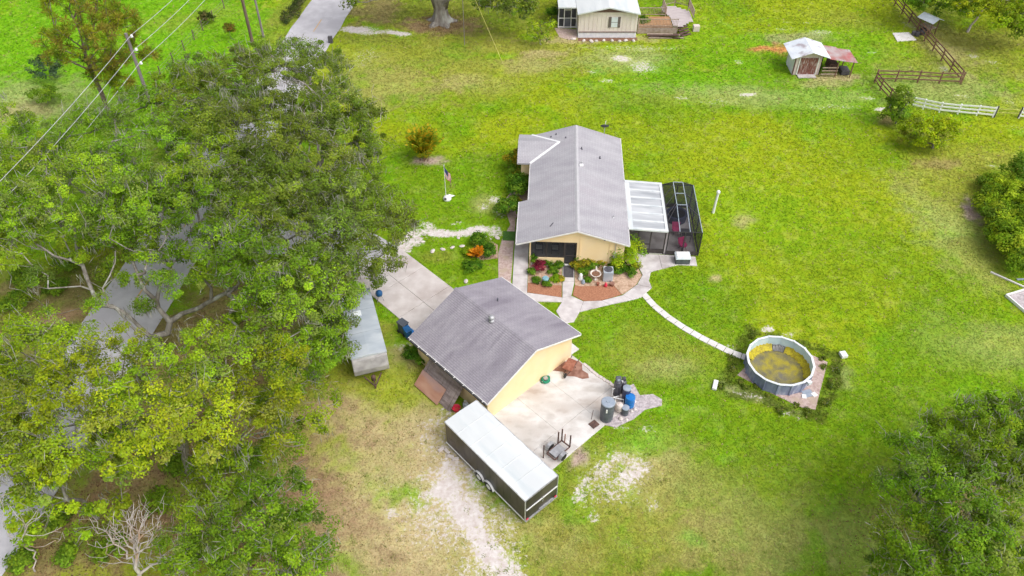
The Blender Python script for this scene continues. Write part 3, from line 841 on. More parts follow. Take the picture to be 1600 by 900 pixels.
# ---- the house
house = thing('house', 'yellow single-storey house with pale grey shingle roof and screened porch', 'house', (HO[0], HO[1], 0), HTH)
HR, SL = 3.85, .318
zf = lambda u: HR - SL * abs(u)
mb = MB(); courses(mb, 0, HR, -4.68, SL, 0, 5.3); mb.build('roof_slope', MAT['shingle_house'], house)
mb = MB(); courses(mb, 0, HR, -3.93, SL, 5.301, 14.9); mb.build('roof_slope', MAT['shingle_house'], house)
mb = MB(); courses(mb, 0, HR, 4.08, SL, 0, 14.9); right_roof = mb.build('roof_slope', MAT['shingle_house'], house)
# front wing: gable turned across the house
WZ, WV = 3.39, 12.76
for sg in (-1, 1):
    mb = MB()
    tmp = MB(); courses(tmp, 0, WZ, sg * 2.26, .35, -1.45, 3.62 if False else 3.6)
    # turn: local (x,y) -> house (u,v): across = v, along = -u
    vs = [(-1.45 - (p[1] + 1.45) * .72, WV + p[0], p[2]) for p in tmp.v]
    mb.add(vs, [f if False else f for f in tmp.f])
    mb.build('wing_roof', MAT['shingle_house'], house)
mb = MB()
va, vb, vc = (-1.45, WV, WZ + .015), (-3.95, WV - 2.26, zf(3.95) + .02), (-3.95, WV + 2.24, zf(3.95) + .02)
mb.bar(Vector(va) + Vector((0, 0, .02)), Vector(vb) + Vector((0, 0, .02)), .24, .02).build('valley_flashing', MAT['flash'], house)
MB().bar(Vector(va) + Vector((0, .0, .024)), Vector(vc) + Vector((0, 0, .024)), .22, .02).build('valley_flashing', MAT['flash'], house)
# ridge cap pieces
capm = None
for i in range(37):
    v = .2 + i * .4
    q = MB().add([(-.17, v - .21, HR - .045), (0, v - .21, HR + .02), (.17, v - .21, HR - .045), (-.17, v + .2, HR - .03), (0, v + .2, HR + .045), (.17, v + .2, HR - .03)], [(0, 1, 4, 3), (1, 2, 5, 4), (3, 4, 5)])
    q.build('ridge_cap', MAT['ridge'], house)
# fascia boards along the near gable
for sg, e in ((-1, -4.68), (1, 4.08)):
    MB().bar((0, -.02, HR - .085), (e, -.02, zf(e) - .085), .04, .11).build('barge_board', MAT['trim'], house)
for e, v0, v1 in ((-4.70, 0, 5.3), (-3.95, 5.3, 10.5), (4.10, 0, 14.9)):
    MB().bar((e, v0, zf(e) - .06), (e, v1, zf(e) - .06), .05, .16).build('fascia', MAT['trim'], house)
# walls; the near gable wall is pierced for the porch
GW, HWL, HWR = .32, -3.65, 3.75
def wall_piece(u0, u1, z0, z1, name='wall', roofed=False):
    mb = MB()
    if roofed:
        top = [(u0, zf(u0) - .14), (u1, zf(u1) - .14)] if u0 * u1 >= 0 else [(u0, zf(u0) - .14), (0, HR - .14), (u1, zf(u1) - .14)]
        prof = [(u0, z0)] + [(u1, z0)] + top[::-1]
    else:
        prof = [(u0, z0), (u1, z0), (u1, z1), (u0, z1)]
    k = len(prof)
    vs = [(p[0], GW, p[1]) for p in prof] + [(p[0], GW + .2, p[1]) for p in prof]
    fs = [tuple(range(k)), tuple(range(2 * k - 1, k - 1, -1))] + [((i + 1) % k, i, k + i, k + (i + 1) % k) for i in range(k)]
    return mb.add(vs, fs).build(name, MAT['stucco'], house)
wall_piece(.06, HWR, 0, 0, roofed=True)
wall_piece(HWL, .058, 2.38, 0, roofed=True)
wall_piece(HWL, -.9, 0, .72, 'half_wall')
wall_piece(HWL, HWL + .1, .722, 2.378, 'porch_post')
box('wall', (-3.65, 8.2, 1.25), (.2, 9.0, 2.5), MAT['stucco'], house)
box('wall', (3.65, 7.6, 1.25), (.2, 13.6, 2.5), MAT['stucco'], house)
mb = MB(); prof = [(-3.75, 0), (3.75, 0), (3.75, zf(3.75) - .14), (0, HR - .14), (-3.75, zf(3.75) - .14)]
mb.add([(p[0], 14.4, p[1]) for p in prof] + [(p[0], 14.2, p[1]) for p in prof], [(4, 3, 2, 1, 0), (5, 6, 7, 8, 9)]).build('wall', MAT['stucco'], house)
mb = MB(); prof = [(10.9, 0), (14.6, 0), (14.6, 2.5), (WV, 3.2), (10.9, 2.5)]
mb.add([(-4.75, p[0], p[1]) for p in prof] + [(-4.6, p[0], p[1]) for p in prof], [(0, 1, 2, 3, 4), (9, 8, 7, 6, 5)]).build('wing_wall', MAT['stucco'], house)
box('wing_wall', (-4.2, 10.95, 1.2), (1.1, .15, 2.4), MAT['stucco'], house)
box('wing_wall', (-4.2, 14.5, 1.2), (1.1, .15, 2.4), MAT['stucco'], house)
box('ceiling', (-1.8, 2.2, 2.36), (3.7, 2.9, .04), MAT['trim'], house)
# porch behind the screen
box('porch_floor', (-1.8, 2.1, .03), (3.6, 2.9, .1), MAT['walk'], house)
pw = box('porch_back_wall', (-1.8, 3.6, 1.2), (3.6, .12, 2.4), MAT['shed_wall'], house)
w_ = box('window', (-2.3, 3.52, 1.45), (1.5, .05, 1.2), MAT['glass'], house)
for k in (-.76, 0, .76): box('mullion', (-2.3 + k, 3.48, 1.45), (.06, .04, 1.25), MAT['trim'], w_)
box('porch_side_wall', (.1, 2.1, 1.2), (.12, 2.9, 2.4), MAT['stucco'], house)
sc = MB().add([(HWL + .1, GW + .1, .72), (-.9, GW + .1, .72), (-.9, GW + .1, 2.38), (HWL + .1, GW + .1, 2.38)], [(0, 1, 2, 3)]).build('porch_screen', MAT['screen'], house)
for u in (HWL + .13, -2.3, -.93): box('screen_post', (u, GW + .1, 1.55), (.06, .06, 1.66), MAT['bronze'], sc)
for z in (.75, 2.35): box('screen_rail', (-2.27, GW + .1, z), (2.68, .05, .06), MAT['bronze'], sc)
dr = MB().add([(-.88, GW + .1, .1), (.04, GW + .1, .1), (.04, GW + .1, 2.2), (-.88, GW + .1, 2.2)], [(0, 1, 2, 3)]).build('screen_door', MAT['screen'], house)
for u in (-.86, .03): box('door_stile', (u, GW + .1, 1.18), (.08, .06, 2.36), MAT['bronze'], dr)
for z in (.12, .95, 2.2, 2.33): box('door_rail', (-.42, GW + .1, z), (.82, .055, .08), MAT['bronze'], dr)
box('threshold', (-.42, GW - .02, .075), (.94, .16, .06), MAT['trim'], house)
# right gable details: raised bands, lamp, meter boxes
box('corner_band', (2.62, GW - .02, 1.45), (.09, .05, 2.8), MAT['stucco'], house)
box('corner_band', (.3, GW - .02, 1.85), (.07, .05, 3.6), MAT['stucco'], house)
box('wall_lamp', (2.15, GW - .08, 2.85), (.14, .16, .12), MAT['charcoal'], house, bevel=.02)
box('meter_box', (3.05, GW - .1, 1.3), (.32, .2, .5), MAT['steel'], house, bevel=.02)
box('conduit', (3.05, GW - .06, 2.0), (.05, .05, .9), MAT['steel'], house)
for v in (6.6, 8.9):
    f = box('window', (-3.77, v, 1.4), (.05, 1.2, 1.1), MAT['glass'], house)
    box('sill', (-3.8, v, .82), (.1, 1.35, .06), MAT['trim'], f)
for v in (10, 12.8):
    f = box('window', (3.77, v, 1.4), (.05, 1.3, 1.1), MAT['glass'], house)
    box('sill', (3.8, v, .82), (.1, 1.45, .06), MAT['trim'], f)
f = box('window', (-4.77, 12.7, 1.4), (.05, 1.6, 1.2), MAT['glass'], house); box('sill', (-4.8, 12.7, .78), (.1, 1.75, .06), MAT['trim'], f)
# vents on the roof
def roof_vent(u, v, h=.28, r=.05, m='tank_black'):
    z = zf(u)
    MB().lathe([(r * 2.2, z - .03), (r * 2.2, z + .03), (r, z + .06), (r, z + h), (r * .7, z + h + .01)], 10, (u, v, 0)).build('vent_pipe', MAT[m], house, smooth=False)
roof_vent(.45, 11.3, .2); roof_vent(2.05, 10.7, .2); roof_vent(2.9, 2.9, .25, .04, 'steel'); roof_vent(.42, 9.0, .3, .06, 'steel')
box('roof_vent_hood', (.4, 8.75, zf(.4) + .07), (.34, .3, .16), MAT['flash'], house, bevel=.03)
MB().bar((-2.1, 1.2, zf(2.1) + .05), (-1.85, 1.55, zf(1.85) + .05), .05).build('vent_pipe', MAT['tank_black'], house)
for i, (u, v) in enumerate(((-2.2, 13.9), (-1.75, 14.1), (-.9, 13.2))): roof_vent(u, v, .14, .04, 'tank_black')
# lanai: white panel roof
LU0, LU1, LV0, LV1 = 4.1, 7.15, 2.0, 8.4
lz = lambda u: 2.55 - .06 * (u - LU0)
for i in range(6):
    v0, v1 = LV0 + .12 + i * (LV1 - LV0 - .24) / 6, LV0 + .12 + (i + 1) * (LV1 - LV0 - .24) / 6
    MB().add([(LU0, v0, lz(LU0)), (LU1, v0, lz(LU1)), (LU1, v1, lz(LU1)), (LU0, v1, lz(LU0)), (LU0, v0, lz(LU0) - .08), (LU1, v0, lz(LU1) - .08), (LU1, v1, lz(LU1) - .08), (LU0, v1, lz(LU0) - .08)],
             [(0, 1, 2, 3), (7, 6, 5, 4), (0, 4, 5, 1), (1, 5, 6, 2), (2, 6, 7, 3), (3, 7, 4, 0)]).build('lanai_panel', MAT['lanai_panel'], house)
    if i: MB().bar((LU0, v0, lz(LU0) + .02), (LU1, v0, lz(LU1) + .02), .17, .06).build('lanai_rib', MAT['white_roof'], house)
for v in (LV0 + .08, LV1 - .08): MB().bar((LU0, v, lz(LU0) + .02), (LU1 + .1, v, lz(LU1) + .02), .26, .13).build('lanai_edge', MAT['white_roof'], house)
MB().bar((LU1, LV0, lz(LU1) + .0), (LU1, LV1, lz(LU1) + .0), .24, .14).build('lanai_gutter', MAT['white_roof'], house)
MB().bar((LU0 + .2, LV0 + .22, lz(LU0) + .016), (LU0 + .2, LV1 - .22, lz(LU0) + .016), .36, .045).build('lanai_edge', MAT['white_roof'], house)
# lanai front screen wall
lf = LV0 + .08
for a, b in ((LU0 + .05, 4.95), (4.95, 5.95), (5.95, 7.1)):
    s_ = MB().add([(a, lf, .08), (b, lf, .08), (b, lf, 2.36), (a, lf, 2.36)], [(0, 1, 2, 3)]).build('lanai_screen', MAT['screen_light'], house)
    box('screen_rail', ((a + b) / 2, lf, .3), (b - a - .08, .05, .42), MAT['bronze'], s_)
    box('screen_rail', ((a + b) / 2, lf, 2.33), (b - a - .08, .05, .1), MAT['bronze'], s_)
for u in (LU0 + .05, 4.95, 5.95, 7.1): box('lanai_post', (u, lf, 1.2), (.09, .09, 2.38), MAT['bronze'], house)
box('screen_door_rail', (5.45, lf, 1.0), (.92, .05, .08), MAT['bronze'], house)
box('lanai_floor', (7.0, 5.1, .02), (5.7, 6.1, .1), MAT['walk'], house)

# ---- the mesh pool-cage standing against the lanai
cage = thing('screen_enclosure', 'dark screened patio enclosure with hipped mesh roof beside the white panel roof', 'enclosure', (HO[0], HO[1], 0), HTH)
CU0, CU1, CV0, CV1, CZ, CT = 7.3, 9.9, 1.95, 8.2, 2.45, 2.8
TU0, TU1, TV0, TV1 = 8.15, 8.95, 5.0, 8.1
c00, c10, c11, c01 = Vector((CU0, CV0, CZ)), Vector((CU1, CV0, CZ)), Vector((CU1, CV1, CZ)), Vector((CU0, CV1, CZ))
t00, t10, t11, t01 = Vector((TU0, TV0, CT)), Vector((TU1, TV0, CT)), Vector((TU1, TV1, CT)), Vector((TU0, TV1, CT))
def tri_screen(pts, name, m='screen'): MB().add(pts, [tuple(range(len(pts)))]).build(name, MAT[m], cage)
tri_screen([c00, c10, t10, t00], 'roof_screen', 'screen_light')
tri_screen([c10, c11, t11, t10], 'roof_screen')
tri_screen([c11, c01, t01, t11], 'roof_screen')
tri_screen([c01, c00, t00, t01], 'roof_screen', 'screen_light')
tri_screen([t00, t10, t11, t01], 'roof_screen', 'screen_light')
g0 = lambda p: Vector((p.x, p.y, .08))
tri_screen([g0(c00), g0(c10), c10, c00], 'wall_screen', 'screen_light')
tri_screen([g0(c10), g0(c11), c11, c10], 'wall_screen')
tri_screen([g0(c11), g0(c01), c01, c11], 'wall_screen')
def beam(a, b, m='dark_alu', w=.055): MB().bar(a, b, w, w).build('beam', MAT[m], cage)
for a, b in ((c00, c10), (c11, c01), (c01, c00), (t01, c01), (t11, c11)): beam(a, b)
beam(c10, c11, 'cage_top')
for a, b in ((t00, t01), (t10, t11), (t00, t10), (t01, t11), (t00.lerp(t01, .5), t10.lerp(t11, .5))): beam(a, b, 'cage_top')
beam(t00, Vector((TU0, CV0, CZ)), 'cage_top', .05); beam(t10, Vector((TU1, CV0, CZ)), 'cage_top', .05)
for k in (.1, .5, .9): beam(t00.lerp(t01, k), Vector((CU0, CV0 + (TV0 - CV0) * .55 + k * (CV1 - TV0), CZ)))
beam(t00.lerp(t01, 0), Vector((CU0, 3.2, CZ)))
for k in (0, .5): beam(t10.lerp(t11, k), Vector((CU1, CV0 + 2.0 + k * 4, CZ)))
for p in (c00, c10, c11, c01, c00.lerp(c10, .5), c10.lerp(c11, .33), c10.lerp(c11, .66), c11.lerp(c01, .5)): MB().bar(g0(p), p, .09).build('post', MAT['dark_alu'], cage)
for a, b in ((c00, c10), (c10, c11), (c11, c01)):
    A, B = g0(a), g0(b); A.z = B.z = .28
    MB().bar(A, B, .05, .34).build('kick_plate', MAT['bronze'], cage)

# ---- garage
gar = thing('garage', 'yellow detached garage with dark grey-purple shingle gable roof', 'garage', (GO[0], GO[1], 0), GTH)
GR, GS, GL = 4.25, .40, 7.95
gz_ = lambda u: GR - GS * abs(u)
mb = MB(); courses(mb, 0, GR, -4.36, GS, 0, GL); mb.build('roof_slope', MAT['shingle_garage'], gar)
mb = MB(); courses(mb, 0, GR, 4.36, GS, 0, GL); mb.build('roof_slope', MAT['shingle_garage'], gar)
for i in range(20):
    v = .2 + i * .4
    MB().add([(-.16, v - .21, GR - .05), (0, v - .21, GR + .02), (.16, v - .21, GR - .05), (-.16, v + .2, GR - .035), (0, v + .2, GR + .04), (.16, v + .2, GR - .035)], [(0, 1, 4, 3), (1, 2, 5, 4), (3, 4, 5)]).build('ridge_cap', MAT['shingle_garage'], gar)
for v, nm in ((.45, 0), (7.45, 1)):
    prof = [(-3.95, 0), (4.0, 0), (4.0, gz_(4.0) - .14), (0, GR - .14), (-3.95, gz_(3.95) - .14)]
    fs = [(0, 1, 2, 3, 4), (9, 8, 7, 6, 5)] + [((i + 1) % 5, i, 5 + i, 5 + (i + 1) % 5) for i in range(5)]
    MB().add([(p[0], v, p[1]) for p in prof] + [(p[0], v + .18, p[1]) for p in prof], fs).build('gable_wall', MAT['stucco'], gar)
box('wall', (-3.86, 4.1, 1.25), (.18, 6.6, 2.5), MAT['stucco'], gar)
box('wall', (3.91, 4.1, 1.25), (.18, 6.6, 2.5), MAT['stucco'], gar)
for sg in (-1, 1):
    MB().bar((0, -.02, GR - .085), (sg * 4.36, -.02, gz_(4.36) - .085), .04, .11).build('barge_board', MAT['trim'], gar)
    MB().bar((sg * 4.385, 0, gz_(4.36) - .05), (sg * 4.385, GL, gz_(4.36) - .05), .04, .15).build('fascia', MAT['trim'], gar)
mb = MB()
mb.box((-4.47, GL / 2, gz_(4.36) - .06), (.12, GL, .02)); mb.box((-4.53, GL / 2, gz_(4.36)), (.012, GL, .12))
gut = mb.build('gutter', MAT['charcoal'], gar)
for i in range(9): box('gutter_hanger', (-4.48, .3 + i * .92, gz_(4.36) + .045), (.13, .05, .015), MAT['trim'], gut)
gd = box('garage_door', (.0, 7.66, 1.1), (4.6, .06, 2.2), MAT['trim'], gar)
for i in range(4): box('door_panel', (0, 7.70, .3 + i * .54), (4.5, .03, .48), MAT['white_paint'], gd)
MB().lathe([(.19, gz_(.1) - .08), (.19, gz_(.1) + .06), (.11, gz_(.1) + .08), (.11, gz_(.1) + .2), (.2, gz_(.1) + .23), (.21, gz_(.1) + .3), (.15, gz_(.1) + .40), (.04, gz_(.1) + .44)], 16, (-.28, 3.95, 0)).build('roof_vent', MAT['steel'], gar, smooth=True)
MB().bar((1.7, 5.5, gz_(1.7)), (1.7, 5.5, gz_(1.7) + .3), .07).build('vent_pipe', MAT['tank_grey'], gar)
MB().lathe([(.2, 0), (.2, .06), (.14, .1), (.0, .1)], 12, (-1.25, .62, .42), m=Matrix.Rotation(R(90), 3, 'X')).build('wall_vent', MAT['mud'], gar)
box('outlet_box', (2.9, .58, 1.35), (.12, .08, .16), MAT['trim'], gar)
box('corner_stain_board', (4.07, 2.0, .35), (.05, 2.2, .7), MAT['mud'], gar)

# ---- black enclosed trailer
TTH = R(41.55)
tr = thing('cargo_trailer', 'long black enclosed trailer with white roof parked by the patio', 'trailer', (-.75, 28.02, 0), TTH)
TW, TL, TB, TT = 2.58, 7.42, .42, 2.52
hx, hy = TW / 2, TL / 2
box('body', (0, 0, (TB + TT) / 2), (TW - .05, TL - .05, TT - TB), MAT['black_panel'], tr)
mb = MB()
nx, ny = 8, 14
def rz(i, j): return TT + .03 + .07 * (1 - (2 * i / nx - 1) ** 2) + (.012 * math.sin(j * 2.4) if 0 < j < ny else 0)
vs = [(-hx + TW * i / nx, -hy + TL * j / ny, rz(i, j)) for j in range(ny + 1) for i in range(nx + 1)]
fs = [(j * (nx + 1) + i, j * (nx + 1) + i + 1, (j + 1) * (nx + 1) + i + 1, (j + 1) * (nx + 1) + i) for j in range(ny) for i in range(nx)]
mb.add(vs, fs).build('roof', MAT['white_roof'], tr, smooth=True)
for q in range(1, 6):
    yy = -hy + TL * q / 6
    MB().tube([(-hx + TW * i / 8, yy, rz(i, 0) + .004) for i in range(9)], .018, 5).build('roof_seam', MAT['white_roof'], tr)
mb = MB()
for sx in (-1, 1): mb.bar((sx * hx, -hy, TT + .0), (sx * hx, hy, TT + .0), .05, .07)
for sy in (-1, 1): mb.bar((-hx, sy * hy, TT + .0), (hx, sy * hy, TT + .0), .05, .07)
mb.build('roof_trim', MAT['steel'], tr)
for sx in (-1, 1):
    for i in range(12):
        y0 = -hy + .06 + i * (TL - .12) / 12
        z0 = TB + .1
        box('side_panel', (sx * (hx - .012), y0 + (TL - .12) / 24, (z0 + TT - .06) / 2), (.022, (TL - .12) / 12 - .012, TT - .06 - z0), MAT['black_panel'], tr)
    MB().bar((sx * (hx + .005), -hy, TB + .03), (sx * (hx + .005), hy, TB + .03), .03, .1).build('bottom_rail', MAT['flash'], tr)
    fen = MB()
    for y in (-.52, .40):
        pts = [(.5 * math.cos(a), .5 * math.sin(a)) for a in np.linspace(0, math.pi, 9)]
        for k in range(8):
            a, b = pts[k], pts[k + 1]
            fen.add([(sx * (hx + .0), y + a[0] * .92, TB - .08 + a[1]), (sx * (hx + .14), y + a[0] * .92, TB - .08 + a[1]), (sx * (hx + .14), y + b[0] * .92, TB - .08 + b[1]), (sx * (hx + .0), y + b[0] * .92, TB - .08 + b[1])], [(0, 1, 2, 3)])
    fen.build('fender', MAT['flash'], tr)
    for y in (-.52, .40):
        mrot = Matrix.Rotation(R(90), 3, 'Y')
        w_ = MB().lathe([(.2, -.11), (.33, -.11), (.36, -.07), (.36, .07), (.33, .11), (.2, .11)], 20, (sx * (hx - .02), y, .36), m=mrot).build('wheel', MAT['rubber'], tr, smooth=False)
        MB().lathe([(.0, -.118 * 1), (.20, -.115), (.20, .115), (.0, .118)], 14, (sx * (hx - .02), y, .36), m=mrot).build('rim', MAT['flash'], w_)
# corner posts, rear ramp door
for sx in (-1, 1): box('corner_post', (sx * (hx - .01), -hy - .01, (TB + TT) / 2), (.06, .06, TT - TB), MAT['steel'], tr)
rd = box('ramp_door', (0, -hy - .015, (TB + TT) / 2 + .02), (TW - .14, .05, TT - TB - .14), MAT['black_panel'], tr)
MB().bar((-hx + .06, -hy - .06, 1.55), (hx - .06, -hy - .06, 1.55), .05, .06).build('door_bar', MAT['flash'], rd)
MB().bar((.05, -hy - .07, 1.2), (.05, -hy - .07, 1.62), .05, .05).build('latch', MAT['steel'], rd)
MB().bar((-.2, -hy - .07, .62), (.9, -hy - .07, .62), .05, .05).build('hinge_bar', MAT['steel'], rd)
box('bumper', (0, -hy - .05, TB - .03), (TW, .08, .1), MAT['steel'], tr)
for sx in (-1, 1): box('tail_light', (sx * (hx - .15), -hy - .06, TB + .12), (.16, .04, .09), MAT['red'], tr)
for sx in (-1, 1): MB().bar((sx * .5, hy, TB), (0, hy + 1.2, TB - .02), .08, .1).build('tongue', MAT['charcoal'], tr)
box('coupler', (0, hy + 1.3, TB), (.12, .3, .1), MAT['steel'], tr)
box('jack', (0, hy + 1.0, .25), (.07, .07, .7), MAT['steel'], tr)
for y in (hy - .35, hy - .75): box('patch', (-hx - .004, y - .1, 1.2), (.012, .22, .18), MAT['shutter'], tr)
# blocks under its corner
for i, (dx, dy) in enumerate(((-1.55, 3.35), (-1.62, 2.9), (-1.5, 2.55), (-1.75, 3.7))):
    p = frame_pt((-.75, 28.02), TTH, dx, dy)
    o = box('concrete_block', (0, 0, .07), (.2, .42, .15), MAT['stone'], rz=.3 * i, bevel=.015)
    o.location = (p[0], p[1], 0); o.rotation_euler = (0, 0, TTH + .2 * i)
    tag(o, ['pale block nearest the front corner of the black trailer', 'second pale block along the black trailer side', 'third pale block along the black trailer side', 'pale block lying farthest out beside the black trailer'][i], 'block', 'blocks beside the black trailer')

# ---- travel trailer under the oak
CTH = R(17.6)
cp = thing('travel_trailer', 'grey travel trailer with pale roof half under the oak beside the driveway', 'trailer', (-10.62, 38.8, 0), CTH)
cx, cy = 1.2, 3.3
prof = [(-cy + .05, .55), (-cy - .3, .85), (-cy - .38, 1.35), (-cy - .1, 2.05), (-cy + .1, 2.26), (cy - .3, 2.32), (cy, 2.15), (cy + .12, 1.3), (cy, .55)]
k = len(prof)
MB().add([(-cx, p[0], p[1]) for p in prof] + [(cx, p[0], p[1]) for p in prof], [tuple(range(k)), tuple(range(2 * k - 1, k - 1, -1))] + [((i + 1) % k, i, k + i, k + (i + 1) % k) for i in range(k)]).build('body', MAT['camper_side'], cp, bevel=.06)
cr = MB()
for (y0, y1) in ((-cy + .02, -1.12), (-1.10, 1.1), (1.12, cy - .1)):
    z0, z1 = 2.29 + .01 * (y0 + cy), 2.29 + .01 * (y1 + cy)
    MB().add([(-cx - .02, y0, z0 - .02), (0, y0, z0 + .05), (cx + .02, y0, z0 - .02), (-cx - .02, y1, z1 - .02), (0, y1, z1 + .05), (cx + .02, y1, z1 - .02), (-cx - .02, y0, z0 - .1), (cx + .02, y0, z0 - .1), (cx + .02, y1, z1 - .1), (-cx - .02, y1, z1 - .1)],
             [(0, 1, 4, 3), (1, 2, 5, 4), (6, 7, 2, 1, 0), (7, 8, 5, 2), (8, 9, 3, 4, 5), (9, 6, 0, 3)]).build('roof_sheet', MAT['camper'], cp)
box('roof_hatch', (-.1, .75, 2.40), (.55, .5, .1), MAT['skylight'], cp, bevel=.03)
for sx in (-1, 1):
    MB().bar((sx * .6, -cy - .2, .5), (0, -cy - 1.25, .48), .07, .1).build('tongue', MAT['dark_rust'], cp)
    for y in (-.4, .45): MB().lathe([(.0, -.1), (.33, -.1), (.35, -.05), (.35, .05), (.33, .1), (.0, .1)], 16, (sx * (cx - .12), y, .35), m=Matrix.Rotation(R(90), 3, 'Y')).build('wheel', MAT['rubber'], cp)
    f = box('window', (sx * (cx + .01), -1.2, 1.5), (.03, 1.1, .55), MAT['glass'], cp)
    f = box('window', (sx * (cx + .01), 1.5, 1.5), (.03, .9, .55), MAT['glass'], cp)
box('jack', (0, -cy - 1.0, .4), (.09, .09, .8), MAT['dark_rust'], cp)
MB().lathe([(.0, .5), (.15, .5), (.15, .85), (.1, .92), (.0, .95)], 12, (0, -cy - .65, 0)).build('gas_bottle', MAT['dark_rust'], cp, smooth=True)

# ---- mobile home
mh = thing('mobile_home', 'cream mobile home with white roof and shuttered window across the lawn', 'house', (10.94, 86.55, 0), R(-5.0) * 0)
mw, md = 3.35, 16.0
box('skirting', (0, md / 2, .35), (mw * 2 - .04, md, .7), MAT['skirt'], mh)
box('wall', (0, md / 2, 1.9), (mw * 2, md + .06, 2.4), MAT['siding'], mh)
box('skirt_band', (0, -.05, .72), (mw * 2 - .1, .05, .1), MAT['gable_brown'], mh)
MB().add([(-mw + .7, -.045, 3.05), (mw - .7, -.045, 3.05), (0, -.045, 3.72)], [(0, 1, 2)]).build('gable_vent', MAT['gable_brown'], mh)
MB().add([(-mw, -.03, 3.1), (mw, -.03, 3.1), (0, -.03, 3.75)], [(0, 1, 2)]).build('gable_wall', MAT['gable_brown'], mh)
for sg in (-1, 1):
    e = sg * (mw + .2)
    MB().add([(0, -.55, 3.85), (e, -.55, 3.08), (e, md + .3, 3.08), (0, md + .3, 3.85), (0, -.55, 3.72), (e, -.55, 2.95), (e, md + .3, 2.95), (0, md + .3, 3.72)],
             [(0, 1, 2, 3), (7, 6, 5, 4), (0, 4, 5, 1), (1, 5, 6, 2), (2, 6, 7, 3)] if sg < 0 else [(3, 2, 1, 0), (4, 5, 6, 7), (1, 5, 4, 0), (2, 6, 5, 1), (3, 7, 6, 2)]).build('roof_slope', MAT['white_roof'], mh)
for i in range(14):
    x = -mw + .24 + i * (mw * 2 - .48) / 13
    box('siding_batten', (x, -.045, 1.95), (.035, .03, 2.2), MAT['siding'], mh)
wd = box('window', (.72, -.07, 1.9), (.72, .06, 1.15), MAT['pane_white'], mh)
box('window_rail', (.72, -.105, 1.9), (.72, .02, .04), MAT['shutter'], wd)
for x in (.72 - .52, .72 + .52): box('shutter', (x, -.08, 1.9), (.3, .05, 1.25), MAT['shutter'], mh)
# screened porch on its side
box('porch_roof', (-4.45, 4.6, 2.95), (2.4, 6.5, .14), MAT['white_roof'], mh)
for x in (-5.5, -4.85, -4.05, -3.42): box('porch_post', (x, 2.4, 1.5), (.1, .1, 2.8), MAT['white_paint'], mh)
for z in (.2, 1.25, 2.75): box('porch_rail', (-4.46, 2.4, z), (2.1, .07, .1), MAT['white_paint'], mh)
MB().add([(-5.5, 2.42, .2), (-3.42, 2.42, .2), (-3.42, 2.42, 2.8), (-5.5, 2.42, 2.8)], [(0, 1, 2, 3)]).build('porch_screen', MAT['screen'], mh)
MB().add([(-5.5, 2.42, .2), (-5.5, 7.6, .2), (-5.5, 7.6, 2.8), (-5.5, 2.42, 2.8)], [(0, 1, 2, 3)]).build('porch_screen', MAT['screen'], mh)
box('porch_floor', (-4.45, 5.0, .1), (2.1, 5.2, .2), MAT['walk'], mh)
pd = box('porch_door', (-4.45, 2.33, .75), (.7, .05, .95), MAT['tank_grey'], mh)
box('door_rail', (-4.45, 2.30, 2.3), (.8, .05, .12), MAT['white_paint'], mh)
# paved pad with stones before the porch
pdm = MB().prism([(5.0, 89.0), (7.55, 88.6), (7.6, 86.6), (6.6, 85.9), (5.5, 86.6)], -.03, .03).build('paver_pad', MAT['pink_gravel'])
tag(pdm, 'pinkish stone pad before the mobile home porch', kind='structure')
HARD.append([(5.0, 89.0), (7.55, 88.6), (7.6, 86.6), (6.6, 85.9), (5.5, 86.6)])
stripm = MB().prism([(7.6, 86.5), (14.4, 86.5), (14.4, 85.8), (7.6, 85.7)], -.03, .02).build('mulch_strip', MAT['soil'])
tag(stripm, 'dark mulch strip along the mobile home', kind='structure')
HARD.append([(7.6, 86.5), (14.4, 86.5), (14.4, 85.8), (7.6, 85.7)])
for i in range(9):
    x = 7.2 + i * .85 + random.uniform(-.2, .2)
    y = 85.65 + random.uniform(-.1, .15) + (.5 if i == 0 else 0)
    sz = random.uniform(.22, .42)
    o = MB().lathe([(sz * .8, 0), (sz, .08), (sz * .6, .2), (.02, .22)], 7, (0, 0, 0)).build('garden_stone', MAT['stone'])
    o.location = (x, y, 0); o.rotation_euler = (0, 0, i); o.scale = (1, .6, 1)
    tag(o, ORD[i] + ' pale stone from the porch along the mobile home mulch strip', 'stone', 'edging stones by the mobile home')

# ---- deck beside the mobile home
dk = thing('wooden_deck', 'raised wooden deck with railings beside the mobile home', 'deck', (14.6, 87.6, 0))
def deck_rail(pts, h0=.8):
    mb = MB(); bl = MB()
    for a, b in zip(pts[:-1], pts[1:]):
        A, B = Vector((*a, h0)), Vector((*b, h0))
        for z in (.12, .95): MB().bar(A + Vector((0, 0, z)), B + Vector((0, 0, z)), .07, .07).build('rail', MAT['rail_wood'], dk)
        nn = max(2, int((B - A).length / .16))
        for i in range(nn):
            p = A.lerp(B, (i + .5) / nn); bl.bar(p + Vector((0, 0, .1)), p + Vector((0, 0, .95)), .035)
        p = A; MB().bar(Vector((p.x, p.y, 0)), p + Vector((0, 0, 1.05)), .1).build('post', MAT['rail_wood'], dk)
    tag(bl.build('balusters', MAT['rail_wood'], dk), kind='stuff')
